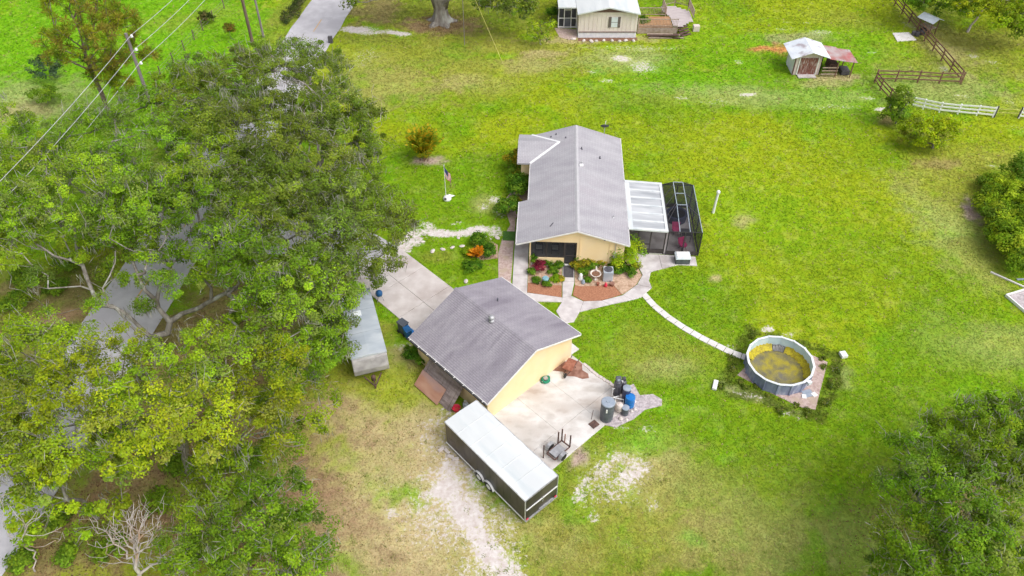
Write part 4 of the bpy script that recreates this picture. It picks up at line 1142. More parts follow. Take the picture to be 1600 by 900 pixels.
# planks: lower brown part and octagon end
for i in range(10): box('plank', (2.05, .1 + i * .28, .78), (3.9, .265, .04), MAT['deck_brown'], dk)
for i in range(13):
    y = .3 + i * .42
    if y < 1.4: x0, x1 = 4.1, 5.0 + y * .9
    elif y < 4.2: x0, x1 = 4.1 - .45 * max(0, y - 2.6), 6.6
    else: x0, x1 = 3.4, 6.6 - (y - 4.2) * 1.2
    box('plank', ((x0 + x1) / 2, y, .8), (x1 - x0, .40, .04), MAT['deck_wood'], dk)
deck_rail([(0, 0), (4.6, 0)]); deck_rail([(0.2, 3.0), (3.6, 3.0), (3.6, 5.6), (5.2, 6.4), (6.7, 5.4), (6.8, 2.2)])
for i in range(4): box('step', (5.2 + i * .12, .35 - i * .28, .62 - .18 * i), (1.4, .3, .05), MAT['dark_rust'], dk, rz=.5)
box('deck_skirt', (2.3, -.02, .38), (4.6, .04, .72), MAT['rail_wood'], dk)
for i in range(7):
    a = Vector((15.6 + random.uniform(-.2, .5), 86.9 - .11 * i + random.uniform(-.1, .1), .1 + .13 * (i % 3)))
    b = a + Vector((3.6 + random.uniform(-.8, .5), random.uniform(-.3, .3), 0))
    o = MB().bar(a, b, .16, .1).build('lumber_board', MAT['dark_rust' if i % 2 else 'rail_wood'])
    tag(o, 'dark weathered board in the lumber pile below the deck', 'board', 'lumber pile below the deck')
o = box('cooler_box', (21.5, 88.3, .35), (.75, .6, .7), MAT['beige'], bevel=.05)
tag(o, 'pale box standing at the end of the deck', 'box')

# ---- garden shed
sh = thing('shed', 'small shed with brown double doors and rusty lean-to roof', 'shed', (31.56, 77.9, 0))
box('side_wall', (-1.4, 1.3, 1.1), (.1, 2.6, 2.2), MAT['shed_side'], sh)
box('side_wall', (1.4, 1.3, 1.1), (.1, 2.6, 2.2), MAT['shed_wall'], sh)
for v in (0, 2.55):
    prof = [(-1.45, 0), (1.45, 0), (1.45, 2.2), (0, 2.72), (-1.45, 2.2)]
    MB().add([(p[0], v, p[1]) for p in prof] + [(p[0], v + .08, p[1]) for p in prof], [(0, 1, 2, 3, 4), (9, 8, 7, 6, 5)] + [((i + 1) % 5, i, 5 + i, 5 + (i + 1) % 5) for i in range(5)]).build('gable_wall', MAT['shed_wall'], sh)
for s_ in (-1, 1):
    d_ = box('door', (s_ * .46, -.05, 1.02), (.9, .06, 1.9), MAT['shed_door'], sh)
    for kk in (-.22, 0, .22): box('door_board', (s_ * .46 + kk, -.09, 1.02), (.2, .02, 1.84), MAT['shed_door'], d_)
    box('door_trim', (s_ * 1.0, -.06, 1.05), (.1, .07, 2.0), MAT['trim'], sh)
box('corner_trim', (-1.46, -.03, 1.1), (.09, .09, 2.2), MAT['gable_brown'], sh)
box('ramp', (0, -.4, .06), (1.9, .7, .1), MAT['walk'], sh)
box('side_window', (-1.47, 1.3, 1.6), (.04, .4, .4), MAT['tank_grey'], sh)
def tin(name, a, b, y0, y1, m, nn):
    """corrugated sheet from ridge point a to eave point b (x,z)"""
    mb = MB(); vs = []; fs = []
    k = nn * 2
    for i in range(k + 1):
        y = y0 + (y1 - y0) * i / k; h = .02 if i % 2 else 0
        vs += [(a[0], y, a[1] + h), (b[0], y, b[1] + h)]
        if i: fs.append((2 * i - 2, 2 * i - 1, 2 * i + 1, 2 * i))
    bs = len(vs)
    vs += [(a[0], y0, a[1] - .04), (b[0], y0, b[1] - .04), (b[0], y1, b[1] - .04), (a[0], y1, a[1] - .04)]
    fs += [(bs, bs + 1, bs + 2, bs + 3), (0, 1, bs + 1, bs)]
    return mb.add(vs, fs).build(name, MAT[m], sh)
tin('roof_sheet', (0, 2.85), (-2.1, 2.12), -.6, 1.2, 'tin', 7); tin('roof_sheet', (0, 2.85), (-2.1, 2.12), 1.2, 3.0, 'tin', 7)
tin('roof_sheet', (0, 2.85), (2.0, 2.2), -.6, 3.0, 'tin', 13)
tin('lean_to_sheet', (1.9, 2.2), (3.5, 1.95), -.7, 2.5, 'tin_rust', 12); tin('lean_to_sheet', (3.45, 1.97), (4.9, 1.8), -.75, 2.2, 'tin_rust', 12)
for x in (3.0, 4.6):
    for y in (-.5, 2.0): box('post', (x, y, .93), (.1, .1, 1.86), MAT['brown_wood'], sh)
for z in (.35, .75, 1.1): box('rail', (2.3, -.5, z), (1.7, .05, .12), MAT['rail_wood'], sh)
box('feed_trough', (4.2, .4, .3), (.9, 1.2, .5), MAT['charcoal'], sh, bevel=.04)
box('hay_bale', (3.1, 1.4, .5), (.9, 1.3, .8), MAT['dark_rust'], sh, bevel=.06)

# ---- small feeder roof on legs over the fence
fr_ = site(1441, 45)
fd = thing('feeder_shelter', 'small pale tin roof on posts above the brown fence', 'shelter', (fr_.x, fr_.y - 1.0, 0), R(30))
for x in (-.55, .55):
    for y in (-.8, .8): box('post', (x, y, .85), (.08, .08, 1.7), MAT['brown_wood'], fd)
for sg in (-1, 1):
    MB().add([(0, -1.1, 2.1), (sg * .95, -1.1, 1.72), (sg * .95, 1.1, 1.72), (0, 1.1, 2.1), (0, -1.1, 2.06), (sg * .95, -1.1, 1.68), (sg * .95, 1.1, 1.68), (0, 1.1, 2.06)], [(0, 1, 2, 3), (7, 6, 5, 4), (0, 4, 5, 1), (1, 5, 6, 2), (2, 6, 7, 3)]).build('roof_sheet', MAT['tin_blue'], fd)
box('shelf', (0, 0, .8), (1.1, 1.6, .06), MAT['rail_wood'], fd)

# ------------------------------------------------------------------ vegetation
def unit(a):
    return a / np.maximum(np.linalg.norm(a, axis=-1, keepdims=True), 1e-9)


def leaf_quads(c, nrm, length, width, colors, axis_=None):
    """diamond leaves at c with normals nrm"""
    N = len(c)
    a = unit(np.cross(nrm, rng.normal(size=(N, 3)))) if axis_ is None else unit(axis_)
    b = unit(np.cross(nrm, a))
    length = np.asarray(length).reshape(-1, 1); width = np.asarray(width).reshape(-1, 1)
    bend = nrm * (length * rng.uniform(-.15, .25, (N, 1)))
    v = np.stack([c - a * length / 2, c + b * width / 2 + bend, c + a * length / 2, c - b * width / 2 + bend], 1).reshape(-1, 3)
    f = np.arange(N * 4).reshape(N, 4)
    return v, f, np.repeat(colors, 4, 0)


def merge(parts):
    vs, fs, cs, o = [], [], [], 0
    for v, f, c in parts:
        vs.append(v); fs.append(f + o); cs.append(c); o += len(v)
    return np.concatenate(vs), np.concatenate(fs), np.concatenate(cs)


OAK = {
    'dark': np.array([(.105, .165, .018), (.145, .220, .022), (.190, .275, .026), (.17, .20, .065), (.24, .33, .03)]),
    'mid': np.array([(.110, .205, .012), (.160, .280, .014), (.215, .355, .016), (.19, .235, .055), (.27, .405, .018)]),
    'yellow': np.array([(.155, .240, .012), (.240, .350, .013), (.315, .425, .014), (.35, .44, .016), (.22, .26, .05)]),
    'green': np.array([(.095, .19, .016), (.145, .27, .018), (.215, .35, .02), (.29, .42, .022), (.15, .19, .045)]),
}
for _k in OAK: OAK[_k] = (OAK[_k] * .62 + OAK[_k].mean(0) * .38) * (1.36 if _k in ('yellow', 'mid') else 1.22)


def clump_leaves(cent, out, cr, per, size, pal, spread_tone=.22, tone=None):
    """cent (K,3) clump centres, out (K,3) outward directions"""
    K = len(cent)
    ck = pal[rng.integers(0, len(pal), K)] * rng.uniform(.8, 1.2, (K, 1))
    if tone is not None: ck = ck * tone
    o = rng.normal(size=(K, per, 3))
    o = unit(o) * rng.uniform(.25, 1.0, (K, per, 1)) ** .6
    o[..., 2] *= .62
    P = cent[:, None, :] + o * np.asarray(cr).reshape(-1, 1, 1)
    nr = unit(o * .8 + out[:, None, :] * .5 + np.array((0, 0, .55)) + rng.normal(size=(K, per, 3)) * .45)
    col = ck[:, None, :] * rng.uniform(1 - spread_tone, 1 + spread_tone, (K, per, 1))
    col = col * rng.uniform(.92, 1.08, (K, per, 3))
    N = K * per
    L = rng.uniform(.75, 1.3, N) * size
    return leaf_quads(P.reshape(N, 3), nr.reshape(N, 3), L, L * rng.uniform(.45, .75, N), np.clip(col.reshape(N, 3), 0, 1))


def skeleton(base, top, bare, targets, alpha=.35, step=.75, wig=.10):
    """branch graph: trunk base->top, then every target joins the nearest limb"""
    pos, par, plen = [np.array(base, float)], [-1], [0.0]
    base, top = np.array(base, float), np.array(top, float)
    nt = 4
    for i in range(1, nt + 1):
        p = base + (top - base) * i / nt + rng.normal(size=3) * .08
        pos.append(p); par.append(len(pos) - 2); plen.append(plen[-1] + np.linalg.norm(p - pos[-2]))
    leaf_of = []
    P = np.zeros((40000, 3)); PL = np.zeros(40000)
    n_ = len(pos); P[:n_] = pos; PL[:n_] = plen

    def attach(t, first):
        nonlocal n_
        lo = 2 if first else 3
        d = np.linalg.norm(P[lo:n_] - t, axis=1)
        j = int(np.argmin(d + alpha * PL[lo:n_] + 1.2 * np.maximum(0, P[lo:n_, 2] - t[2]))) + lo
        s = P[j].copy()
        L = np.linalg.norm(t - s)
        k = max(1, int(L / step))
        prev = j
        droop = rng.normal(size=3) * wig * L
        for i in range(1, k + 1):
            q = i / k
            p = s + (t - s) * q + droop * math.sin(q * math.pi) + rng.normal(size=3) * wig * .35 * min(L, 1.5) * (i < k)
            par.append(prev); P[n_] = p; PL[n_] = PL[prev] + np.linalg.norm(p - P[prev]); prev = n_; n_ += 1
        return prev
    for t in bare: attach(np.array(t, float), True)
    T = np.array(targets)
    order = np.argsort(np.linalg.norm(T - top, axis=1) + rng.uniform(0, 1.5, len(T)))
    for i in order: leaf_of.append(attach(T[i], False))
    return P[:n_].copy(), np.array(par), leaf_of


def limb_mesh(name, P, par, tip=.016, rmax=.5, expo=2.35, flare=True):
    n_ = len(P)
    w = np.zeros(n_)
    kids = np.bincount(par[1:], minlength=n_)
    w[kids == 0] = 1
    for i in range(n_ - 1, 0, -1): w[par[i]] += w[i]
    r = np.minimum(tip * np.power(np.maximum(w, 1), 1 / expo), rmax)
    i = np.arange(1, n_); j = par[1:]
    parts = []
    r0, r1 = np.minimum(r[j], r[i] * 1.5), r[i]
    if flare:
        r0 = np.where(j == 0, r0 * 1.6, r0)
    for lo, hi, S in ((0, .03, 3), (.03, .09, 5), (.09, 9, 8)):
        m = (r1 >= lo) & (r1 < hi)
        if not m.any(): continue
        A, B, a, b = P[j[m]], P[i[m]], r0[m], r1[m]
        d = unit(B - A)
        up = np.where(np.abs(d[:, 2:3]) < .9, np.array([[0, 0, 1.]]), np.array([[1., 0, 0]]))
        sx = unit(np.cross(d, up)); sy = np.cross(sx, d)
        ang = 2 * np.pi * np.arange(S) / S
        ring = sx[:, None, :] * np.cos(ang)[None, :, None] + sy[:, None, :] * np.sin(ang)[None, :, None]
        E = d * (b[:, None] * .4)
        v = np.concatenate([A[:, None] + ring * a[:, None, None], (B + E)[:, None] + ring * b[:, None, None]], 1)
        K = len(A)
        q = np.stack([np.arange(S), (np.arange(S) + 1) % S, (np.arange(S) + 1) % S + S, np.arange(S) + S], -1)
        f = (q[None] + (np.arange(K) * 2 * S)[:, None, None]).reshape(-1, 4)
        parts.append((v.reshape(-1, 3), f, np.zeros((K * 2 * S, 3))))
    v, f, _ = merge(parts)
    me = np_mesh(name, v, f)
    me.shade_smooth()
    return me, r


def lobe_points(c, r, n_, flat=.72, low=-.35):
    d = unit(rng.normal(size=(n_ * 3, 3)))
    d = d[d[:, 2] > low][:n_]
    rr = r * rng.uniform(.55, 1.08, (len(d), 1))
    p = np.array(c) + d * rr * np.array((1, 1, flat))
    return p, d


def tree(name, label, cat, base, lobes, pal='mid', dens=1.0, per=125, leaf=.142, cr=.5, bare=(), top_h=2.2, top=None, group=None, moss=0, dead=0, bark='bark', tip=.016, rmax=.5, wig=.10, flat=.72):
    t = thing(name, label, cat, (base[0], base[1], 0), 0, group)
    B = np.array((base[0], base[1], -.1))
    cents, outs, tones = [], [], []
    for (px, py, z, r) in lobes:
        c = site(px, py, z)
        k = max(6, int(4 * math.pi * r * r * .62 * dens / (math.pi * cr * cr) * .62))
        p, d = lobe_points(c, r, k, flat)
        cents.append(p); outs.append(d)
        b_ = rng.uniform(.74, 1.22); tones.append(np.tile(np.array((b_ * rng.uniform(.88, 1.14), b_, b_)), (len(p), 1)))
    C_, O_ = np.concatenate(cents), np.concatenate(outs)
    keep = C_[:, 2] > .5
    C_, O_ = C_[keep], O_[keep]
    TN = np.concatenate(tones)[keep]
    if top is None: top = (base[0] + .02 * (C_[:, 0].mean() - base[0]), base[1] + .1 * (C_[:, 1].mean() - base[1]), top_h)
    deadpts = []
    for _ in range(dead):
        i = rng.integers(len(C_)); deadpts.append(C_[i] + O_[i] * rng.uniform(.4, 1.1) + np.array((0, 0, rng.uniform(.1, .8))))
    sel = rng.permutation(len(C_))[:min(len(C_), 620)]
    tg = list(C_[sel]) + deadpts
    P, par, _ = skeleton(B, top, [np.array(site(*b)) for b in bare], tg, wig=wig)
    me, r = limb_mesh('trunk', P, par, tip, rmax)
    me.transform(Matrix.Translation((-base[0], -base[1], 0)))
    link('trunk', me, MAT[bark], t)
    v, f, c = clump_leaves(C_, O_, rng.uniform(.55, 1.5, len(C_)) * cr, per, leaf, OAK[pal] if isinstance(pal, str) else pal, tone=TN)
    v = v - np.array((base[0], base[1], 0))
    link('crown', np_mesh('crown', v, f, c), MAT['leaf'], t)
    if moss or dead:      # fine bare twigs poking through the leaves
        K = 4
        Q = np.repeat(C_, K, 0) + np.repeat(O_, K, 0) * rng.uniform(-.2, .38, (len(C_) * K, 1)) + rng.normal(size=(len(C_) * K, 3)) * .22
        ax = unit(np.repeat(O_, K, 0) * .7 + rng.normal(size=Q.shape) * .7)
        L = rng.uniform(.3, .9, len(Q))
        cc = np.array((.42, .385, .345)) * rng.uniform(.6, 1.35, (len(Q), 1))
        v, f, c = leaf_quads(Q, unit(rng.normal(size=Q.shape) + np.array((0, -.4, .8))), L, rng.uniform(.018, .042, len(Q)), cc, ax)
        tag(link('twigs', np_mesh('twigs', v - np.array((base[0], base[1], 0)), f, c), MAT['leaf'], t), kind='stuff')
    if moss:
        moss *= 2
        ok = np.where((r < .09) & (P[:, 2] > 2.0))[0]
        ii = rng.choice(ok, moss)
        K = 16
        Q = np.repeat(P[ii], K, 0) + rng.normal(size=(moss * K, 3)) * np.array((.22, .22, .1))
        L = rng.uniform(.3, 1.0, len(Q))
        Q[:, 2] -= L * .45
        nr = unit(rng.normal(size=Q.shape) * np.array((1, 1, .1)))
        ax = unit(np.array((0, 0, -1.)) + rng.normal(size=Q.shape) * .18)
        cc = np.array((.40, .385, .335)) * rng.uniform(.7, 1.35, (len(Q), 1))
        v, f, c = leaf_quads(Q, nr, L, rng.uniform(.03, .07, len(Q)), cc, ax)
        o = tag(link('spanish_moss', np_mesh('spanish_moss', v - np.array((base[0], base[1], 0)), f, c), MAT['leaf'], t), kind='stuff')
    return t


def shrub(name, label, cat, loc, r, h, pal, n_=26, per=40, leaf=.12, cr=None, group=None, squash=None):
    """dense leafy shrub on short stems; loc is its foot"""
    t = thing(name, label, cat, (loc[0], loc[1], 0), 0, group)
    cr = cr or r * .36
    d = unit(rng.normal(size=(n_ * 3, 3))); d = d[d[:, 2] > -.25][:n_]
    C_ = d * rng.uniform(.35, .9, (len(d), 1)) * np.array((r, r, h * .5)) + np.array((0, 0, h * .52))
    C_[:, 2] = np.maximum(C_[:, 2], cr * .4)
    v, f, c = clump_leaves(C_, d, cr * rng.uniform(.75, 1.25, len(C_)), per, leaf, np.asarray(pal))
    link('foliage', np_mesh('foliage', v, f, c), MAT['leaf'], t)
    P, par, _ = skeleton((0, 0, -.05), (0, 0, h * .2), [], list(C_[:14]), step=.3)
    me, _ = limb_mesh('stem', P, par, .01, .08)
    link('stem', me, MAT['bark'], t)
    return t


# ---- the oaks by the road
tree('oak_tree', 'wide live oak with bare forked grey limbs showing over the road', 'tree', (-24.7, 37.4),
     [(40, 325, 9, 3.0), (120, 300, 10, 3.2), (205, 315, 10.5, 2.6), (50, 265, 9, 3.0), (320, 330, 10, 2.6), (265, 330, 10, 2.3), (300, 300, 10, 2.6), (180, 350, 9, 1.8), (265, 300, 10, 2.0), (215, 365, 8, 1.2), (120, 395, 6.5, 1.3), (410, 415, 10, 3.0), (345, 425, 8.5, 1.9), (455, 455, 9, 3.0), (400, 500, 7, 2.2), (470, 520, 7, 2.4), (355, 385, 10, 2.0), (520, 455, 7, 2.0), (390, 350, 10.5, 2.5), (500, 560, 5, 2.0), (440, 585, 5.5, 2.0), (170, 430, 6, .9), (20, 400, 7, 1.6), (150, 345, 9, 1.8), (75, 360, 8.5, 1.6), (235, 395, 7.5, 1.1), (190, 395, 7, 1.1), (250, 440, 6.5, .9), (60, 430, 6.5, 1.0), (225, 470, 5, .7), (290, 445, 7, 1.1), (10, 350, 8, 2.0), (150, 475, 5, .8), (205, 440, 6, .8), (272, 395, 7.5, 1.3), (245, 362, 8.5, 1.4), (300, 385, 8, 1.3), (180, 375, 8, 1.2), (100, 520, 6, .9)],
     'mid', dens=1.08, bare=[(262, 520, 2.2), (215, 520, 3.2), (170, 480, 5), (140, 440, 7), (95, 490, 3.4), (60, 470, 4), (15, 450, 5.5), (120, 390, 6.5), (85, 400, 7.5), (55, 380, 8), (285, 490, 3.5), (330, 470, 5), (370, 450, 6), (300, 530, 2.6), (345, 515, 3.4), (245, 470, 4.5), (215, 430, 6.5), (268, 420, 6.5), (180, 410, 7)], moss=110, dead=90, rmax=.6, tip=.021, wig=.12)
tree('oak_tree', 'broad yellow-green oak filling the foreground between road and lawn', 'tree', (-19.6, 27.6),
     [(55, 625, 7.5, 3.0), (150, 590, 9, 2.8), (240, 590, 9.5, 2.7), (330, 580, 9.5, 2.7), (420, 590, 8.5, 2.5), (475, 640, 6, 2.1), (110, 690, 6.5, 2.8), (215, 665, 9, 2.6), (310, 655, 9.5, 2.6), (390, 670, 7.5, 2.4), (440, 690, 5.5, 1.6), (40, 560, 7.5, 2.2), (105, 545, 9, 1.8), (290, 705, 7, 1.6), (30, 690, 6, 1.8), (0, 600, 7, 2.2), (0, 655, 6.5, 2.0), (70, 720, 5.5, 1.5), (350, 720, 6, 1.8), (185, 715, 7, 1.8), (190, 530, 8.5, 1.1), (330, 535, 8, 1.4), (60, 520, 8, 1.7), (5, 530, 7.5, 1.9), (20, 735, 5, 1.3), (110, 600, 9, 2.2)],
     'yellow', dens=1.0, moss=60, dead=90, rmax=.45)
tree('oak_tree', 'dark dense oak overhanging the driveway and the grey travel trailer', 'tree', (-15.4, 44.3),
     [(455, 300, 9, 3.2), (545, 320, 9, 3.2), (600, 350, 7, 2.4), (625, 345, 6, 1.5), (510, 375, 9.5, 3.0), (585, 400, 5.5, 2.2), (450, 355, 10, 2.8), (520, 425, 6.5, 1.9), (598, 415, 3.8, 1.0), (585, 440, 3.0, .6), (490, 430, 8.5, 2.4), (555, 365, 8.5, 2.5), (512, 490, 5.4, 1.8), (505, 540, 4.6, 1.7), (540, 512, 4.4, .8), (536, 545, 4.0, .7), (540, 470, 4.6, .8)],
     'dark', dens=1.0, moss=60, dead=40, rmax=.42)
tree('oak_tree', 'tall dark oak with pale dead snags at its top beside the road', 'tree', (-16.8, 56.3),
     [(370, 120, 9.5, 3.0), (440, 130, 10, 3.2), (500, 120, 9.5, 2.6), (530, 165, 9.5, 2.6), (420, 195, 11, 3.4), (350, 205, 10, 3.4), (545, 220, 8, 2.5), (475, 240, 10, 3.2), (565, 180, 8, 1.8), (580, 225, 6.5, 1.5), (410, 265, 10, 3.2), (330, 150, 9, 2.6), (335, 260, 9, 2.8), (385, 300, 9.5, 2.8), (500, 90, 8, 2.0), (455, 85, 8, 1.8), (550, 275, 7.5, 2.4), (470, 180, 10.5, 2.6), (305, 110, 8, 2.0), (410, 95, 9, 2.2), (370, 165, 10, 2.6), (300, 190, 9, 2.4), (430, 310, 9.5, 2.6), (520, 300, 8.5, 2.4)],
     'dark', dens=1.15, moss=90, dead=90, bare=[(480, 190, 9.5), (465, 130, 11.5), (500, 160, 11), (540, 130, 10), (425, 110, 11), (385, 105, 11.5)], rmax=.42, tip=.022)
tree('oak_tree', 'green oak crowding the utility pole on the far road side', 'tree', (-33.6, 52.5),
     [(280, 150, 8.5, 2.8), (215, 180, 8.5, 2.8), (320, 205, 9, 3.0), (140, 215, 8, 3.0), (230, 235, 10, 3.2), (330, 265, 9.5, 3.0), (40, 230, 7, 2.8), (150, 275, 9.5, 3.0), (260, 290, 9.5, 2.6), (85, 250, 8, 2.6), (10, 195, 6, 2.2), (290, 120, 8, 1.6), (335, 165, 8.5, 2.2)],
     'mid', dens=1.15, moss=50, dead=70, rmax=.4)
tree('oak_tree', 'rounded green oak at the bottom edge beside the dry lawn', 'tree', (-14.2, 19.6),
     [(440, 785, 5.5, 2.1), (385, 830, 6.5, 2.2), (465, 840, 5, 2.0), (330, 800, 5.5, 1.8), (420, 890, 6.5, 2.4), (330, 880, 6, 2.2), (480, 890, 4, 1.5), (290, 850, 4.5, 1.4), (395, 770, 4.8, 1.5), (300, 770, 4.5, 1.4)],
     'mid', dens=1.1, moss=26, dead=50, rmax=.35, leaf=.135, cr=.45)
tree('oak_tree', 'sparse young oak over the leaf litter at the lower road edge', 'tree', (-24.6, 24.8),
     [(35, 700, 6, 1.8), (100, 735, 6, 1.5), (160, 715, 6, 1.5), (75, 760, 5, 1.0), (170, 790, 4, .9), (140, 810, 3.6, .9), (95, 800, 3.6, .7), (15, 660, 6, 1.7), (35, 780, 4.5, 1.2), (30, 820, 4, .6), (55, 835, 3.5, .6), (180, 680, 6, 1.4)],
     'yellow', dens=.8, moss=16, dead=16, rmax=.22, leaf=.18, cr=.42, bare=[(60, 800, 5), (30, 785, 5.5), (5, 790, 6), (70, 825, 4)])
tree('oak_tree', 'spreading oak in the lower right corner of the lawn', 'tree', (23.2, 21.6),
     [(1440, 715, 5, 2.0), (1420, 780, 5, 2.0), (1480, 760, 6.5, 2.3), (1440, 850, 6, 2.4), (1510, 830, 7, 2.4), (1400, 890, 4, 1.5), (1480, 900, 7, 2.6), (1560, 890, 6.5, 2.4), (1560, 840, 6.5, 1.5)],
     'mid', dens=1.25, moss=24, dead=30, rmax=.38, leaf=.135, cr=.45)
tree('oak_tree', 'olive oak behind the corner oak at the right edge', 'tree', (29.0, 27.5),
     [(1500, 680, 5, 1.9), (1560, 670, 6, 2.3), (1540, 725, 6.5, 2.2), (1600, 710, 6.5, 2.5), (1490, 720, 5, 1.5), (1620, 660, 6, 2.2), (1620, 780, 6, 2.0), (1590, 640, 4, 1.5)],
     'mid', dens=1.25, moss=22, dead=30, rmax=.38, leaf=.135, cr=.45, bare=[(1560, 770, 4.5), (1590, 775, 4), (1545, 760, 5)])
# trees across the lawn
tree('oak_tree', 'massive old oak trunk with flared roots at the top edge', 'tree', (-8.4, 90.6),
     [(560, -60, 8, 4.0), (690, -110, 12, 5.0), (790, -70, 8, 3.5), (770, 0, 5.2, 2.0), (815, 5, 4.5, 1.6), (790, -25, 6, 2.2), (620, -80, 10, 4), (548, 2, 5, .7), (850, -60, 7, 2.5), (775, 10, 4.2, 1.7), (805, 12, 3.8, 1.5), (822, 20, 3.0, .9), (745, -5, 5, 1.5)],
     'dark', dens=1.2, per=50, leaf=.26, cr=.6, bare=[(665, -25, 4), (715, -25, 4), (690, -40, 5)], top_h=1.8, moss=30, rmax=.85, tip=.03)
def buttress(parent, r, h):
    mb = MB(); S = 22; vs = []; fs = []
    zs = [(-.1, 2.1), (.12, 1.65), (.4, 1.22), (.9, 1.0), (1.7, .9), (2.6, .95), (h, 1.15)]
    for i, (z, k) in enumerate(zs):
        for j in range(S):
            a = 2 * math.pi * j / S
            lob = 1 + (.22 * max(0, 1.2 - z) + .08) * math.sin(5 * a + .6) + .05 * math.sin(9 * a + z)
            vs.append((r * k * lob * math.cos(a) * (1.0 if z < 2.6 else 1.15), r * k * lob * math.sin(a), z))
        if i:
            for j in range(S): b = i * S; fs.append((b - S + j, b - S + (j + 1) % S, b + (j + 1) % S, b + j))
    mb.add(vs, fs)
    for x, y, z, rr in ((-2.2, -.3, 7, .36), (.1, .6, 8, .4), (2.3, -.2, 7, .36), (.9, -1.0, 6, .25)):
        mb.tube([(x * .12, y * .12, 1.9), (x * .35, y * .35, 3.4), (x * .8, y * .8, z * .75), (x * 1.3, y * 1.2, z)], [rr * 1.7, rr * 1.35, rr, rr * .6], 10)
    return mb.build('trunk_flare', MAT['bark'], parent, smooth=True)
buttress(bpy.data.objects[[o.name for o in bpy.data.objects if 'massive old oak' in str(o.get('label', ''))][0]], .82, 3.3)
tree('oak_tree', 'leaning pale-trunked tree at the top right corner', 'tree', (53.2, 88.0),
     [(1530, 10, 4.5, 2.4), (1575, 5, 4.5, 2.4), (1560, 30, 4, 1.6), (1600, 20, 5, 2.4), (1525, -20, 6, 2.5), (1590, 35, 3.4, 1.2), (1545, 22, 4, 1.5), (1570, 20, 4.5, 1.8)], 'yellow', dens=1.2, per=44, leaf=.24, cr=.55, rmax=.3, top=(54.2, 88.6, 2.6), bark='dead_bark')
tree('evergreen_tree', 'dark bushy tree at the top edge behind the brown fence', 'tree', (49.5, 99.0),
     [(1440, -10, 4, 2.2), (1475, -5, 4, 2.4), (1510, -25, 4, 2.5), (1420, -25, 4, 2), (1455, 8, 2.5, 1.8), (1490, 12, 2.2, 1.6), (1430, 4, 2.5, 1.5), (1510, 5, 3, 1.8)], 'green', dens=1.2, per=44, leaf=.24, cr=.55, rmax=.25)
tree('evergreen_tree', 'dark bushy tree at the right frame edge beyond the fences', 'tree', (62.0, 92.0),
     [(1590, -10, 4, 2.5), (1620, 20, 4, 2.5), (1600, 45, 2.5, 1.8), (1580, 25, 3.5, 1.8)], 'dark', dens=1.2, per=44, leaf=.24, cr=.55, rmax=.25)
tree('small_tree', 'small yellow-green tree before the mobile home porch', 'tree', (3.3, 84.9),
     [(845, 48, 2.0, 1.5), (832, 42, 2.2, 1.0), (858, 40, 2.2, 1.0), (846, 58, 1.2, .9)], 'yellow', dens=.7, per=30, leaf=.2, cr=.45, rmax=.12, top_h=.6)
tree('cypress_tree', 'upright dark green tree beside the brown paddock fence', 'tree', (37.9, 68.2),
     [(1403, 178, 1.2, 1.2), (1408, 160, 2.6, 1.2), (1412, 148, 3.6, 1.0), (1392, 185, .9, .9), (1400, 168, 1.9, 1.25)], 'green', dens=1.2, per=56, leaf=.2, cr=.42, rmax=.12, top_h=.8, flat=1.0)
tree('small_tree', 'low rounded yellow-green bush tree before the white fence', 'tree', (39.9, 63.9),
     [(1430, 200, 1.8, 1.5), (1460, 195, 2.0, 1.6), (1488, 200, 1.8, 1.3), (1450, 220, 1.2, 1.4), (1475, 215, 1.4, 1.2), (1415, 215, 1.0, .8), (1440, 205, 2.2, 1.2), (1470, 205, 2.0, 1.2)], np.array([(.32, .46, .015), (.42, .55, .015), (.48, .58, .02), (.32, .38, .05)]), dens=1.3, per=56, leaf=.19, cr=.42, rmax=.12, top_h=.5)
RB = [(.19, .33, .02), (.27, .42, .022), (.36, .50, .022), (.16, .26, .025), (.43, .54, .03)]
for (px, py, r, h, lab) in [(1575, 330, 2.6, 3.2, 'large leafy shrub mass by the right frame edge, the upper one'), (1572, 395, 2.3, 2.8, 'large leafy shrub mass by the right frame edge, the lower one'), (1540, 330, 1.3, 2.0, 'leafy shrub bulging toward the lawn beside the bare pink soil'), (1600, 300, 2.8, 3.6, 'dark shrub cut by the right frame edge above the others'), (1552, 378, 1.2, 1.6, 'small leafy shrub low in front of the right-hand shrub mass'), (1560, 360, 1.9, 2.6, 'bright leafy shrub in the middle of the right-hand shrub mass'), (1590, 420, 1.8, 2.2, 'leafy shrub just above the white rail at the right edge'), (1545, 300, 1.3, 1.6, 'leafy shrub at the upper left of the right-hand shrub mass'), (1605, 370, 2.4, 3.2, 'tall leafy shrub cut by the right frame edge in the middle')]:
    p = site(px, py)
    shrub('shrub', lab, 'shrub', p, r, h, RB if 'dark' not in lab else OAK['green'][:3], int(44 * r), 60, .2, .5)

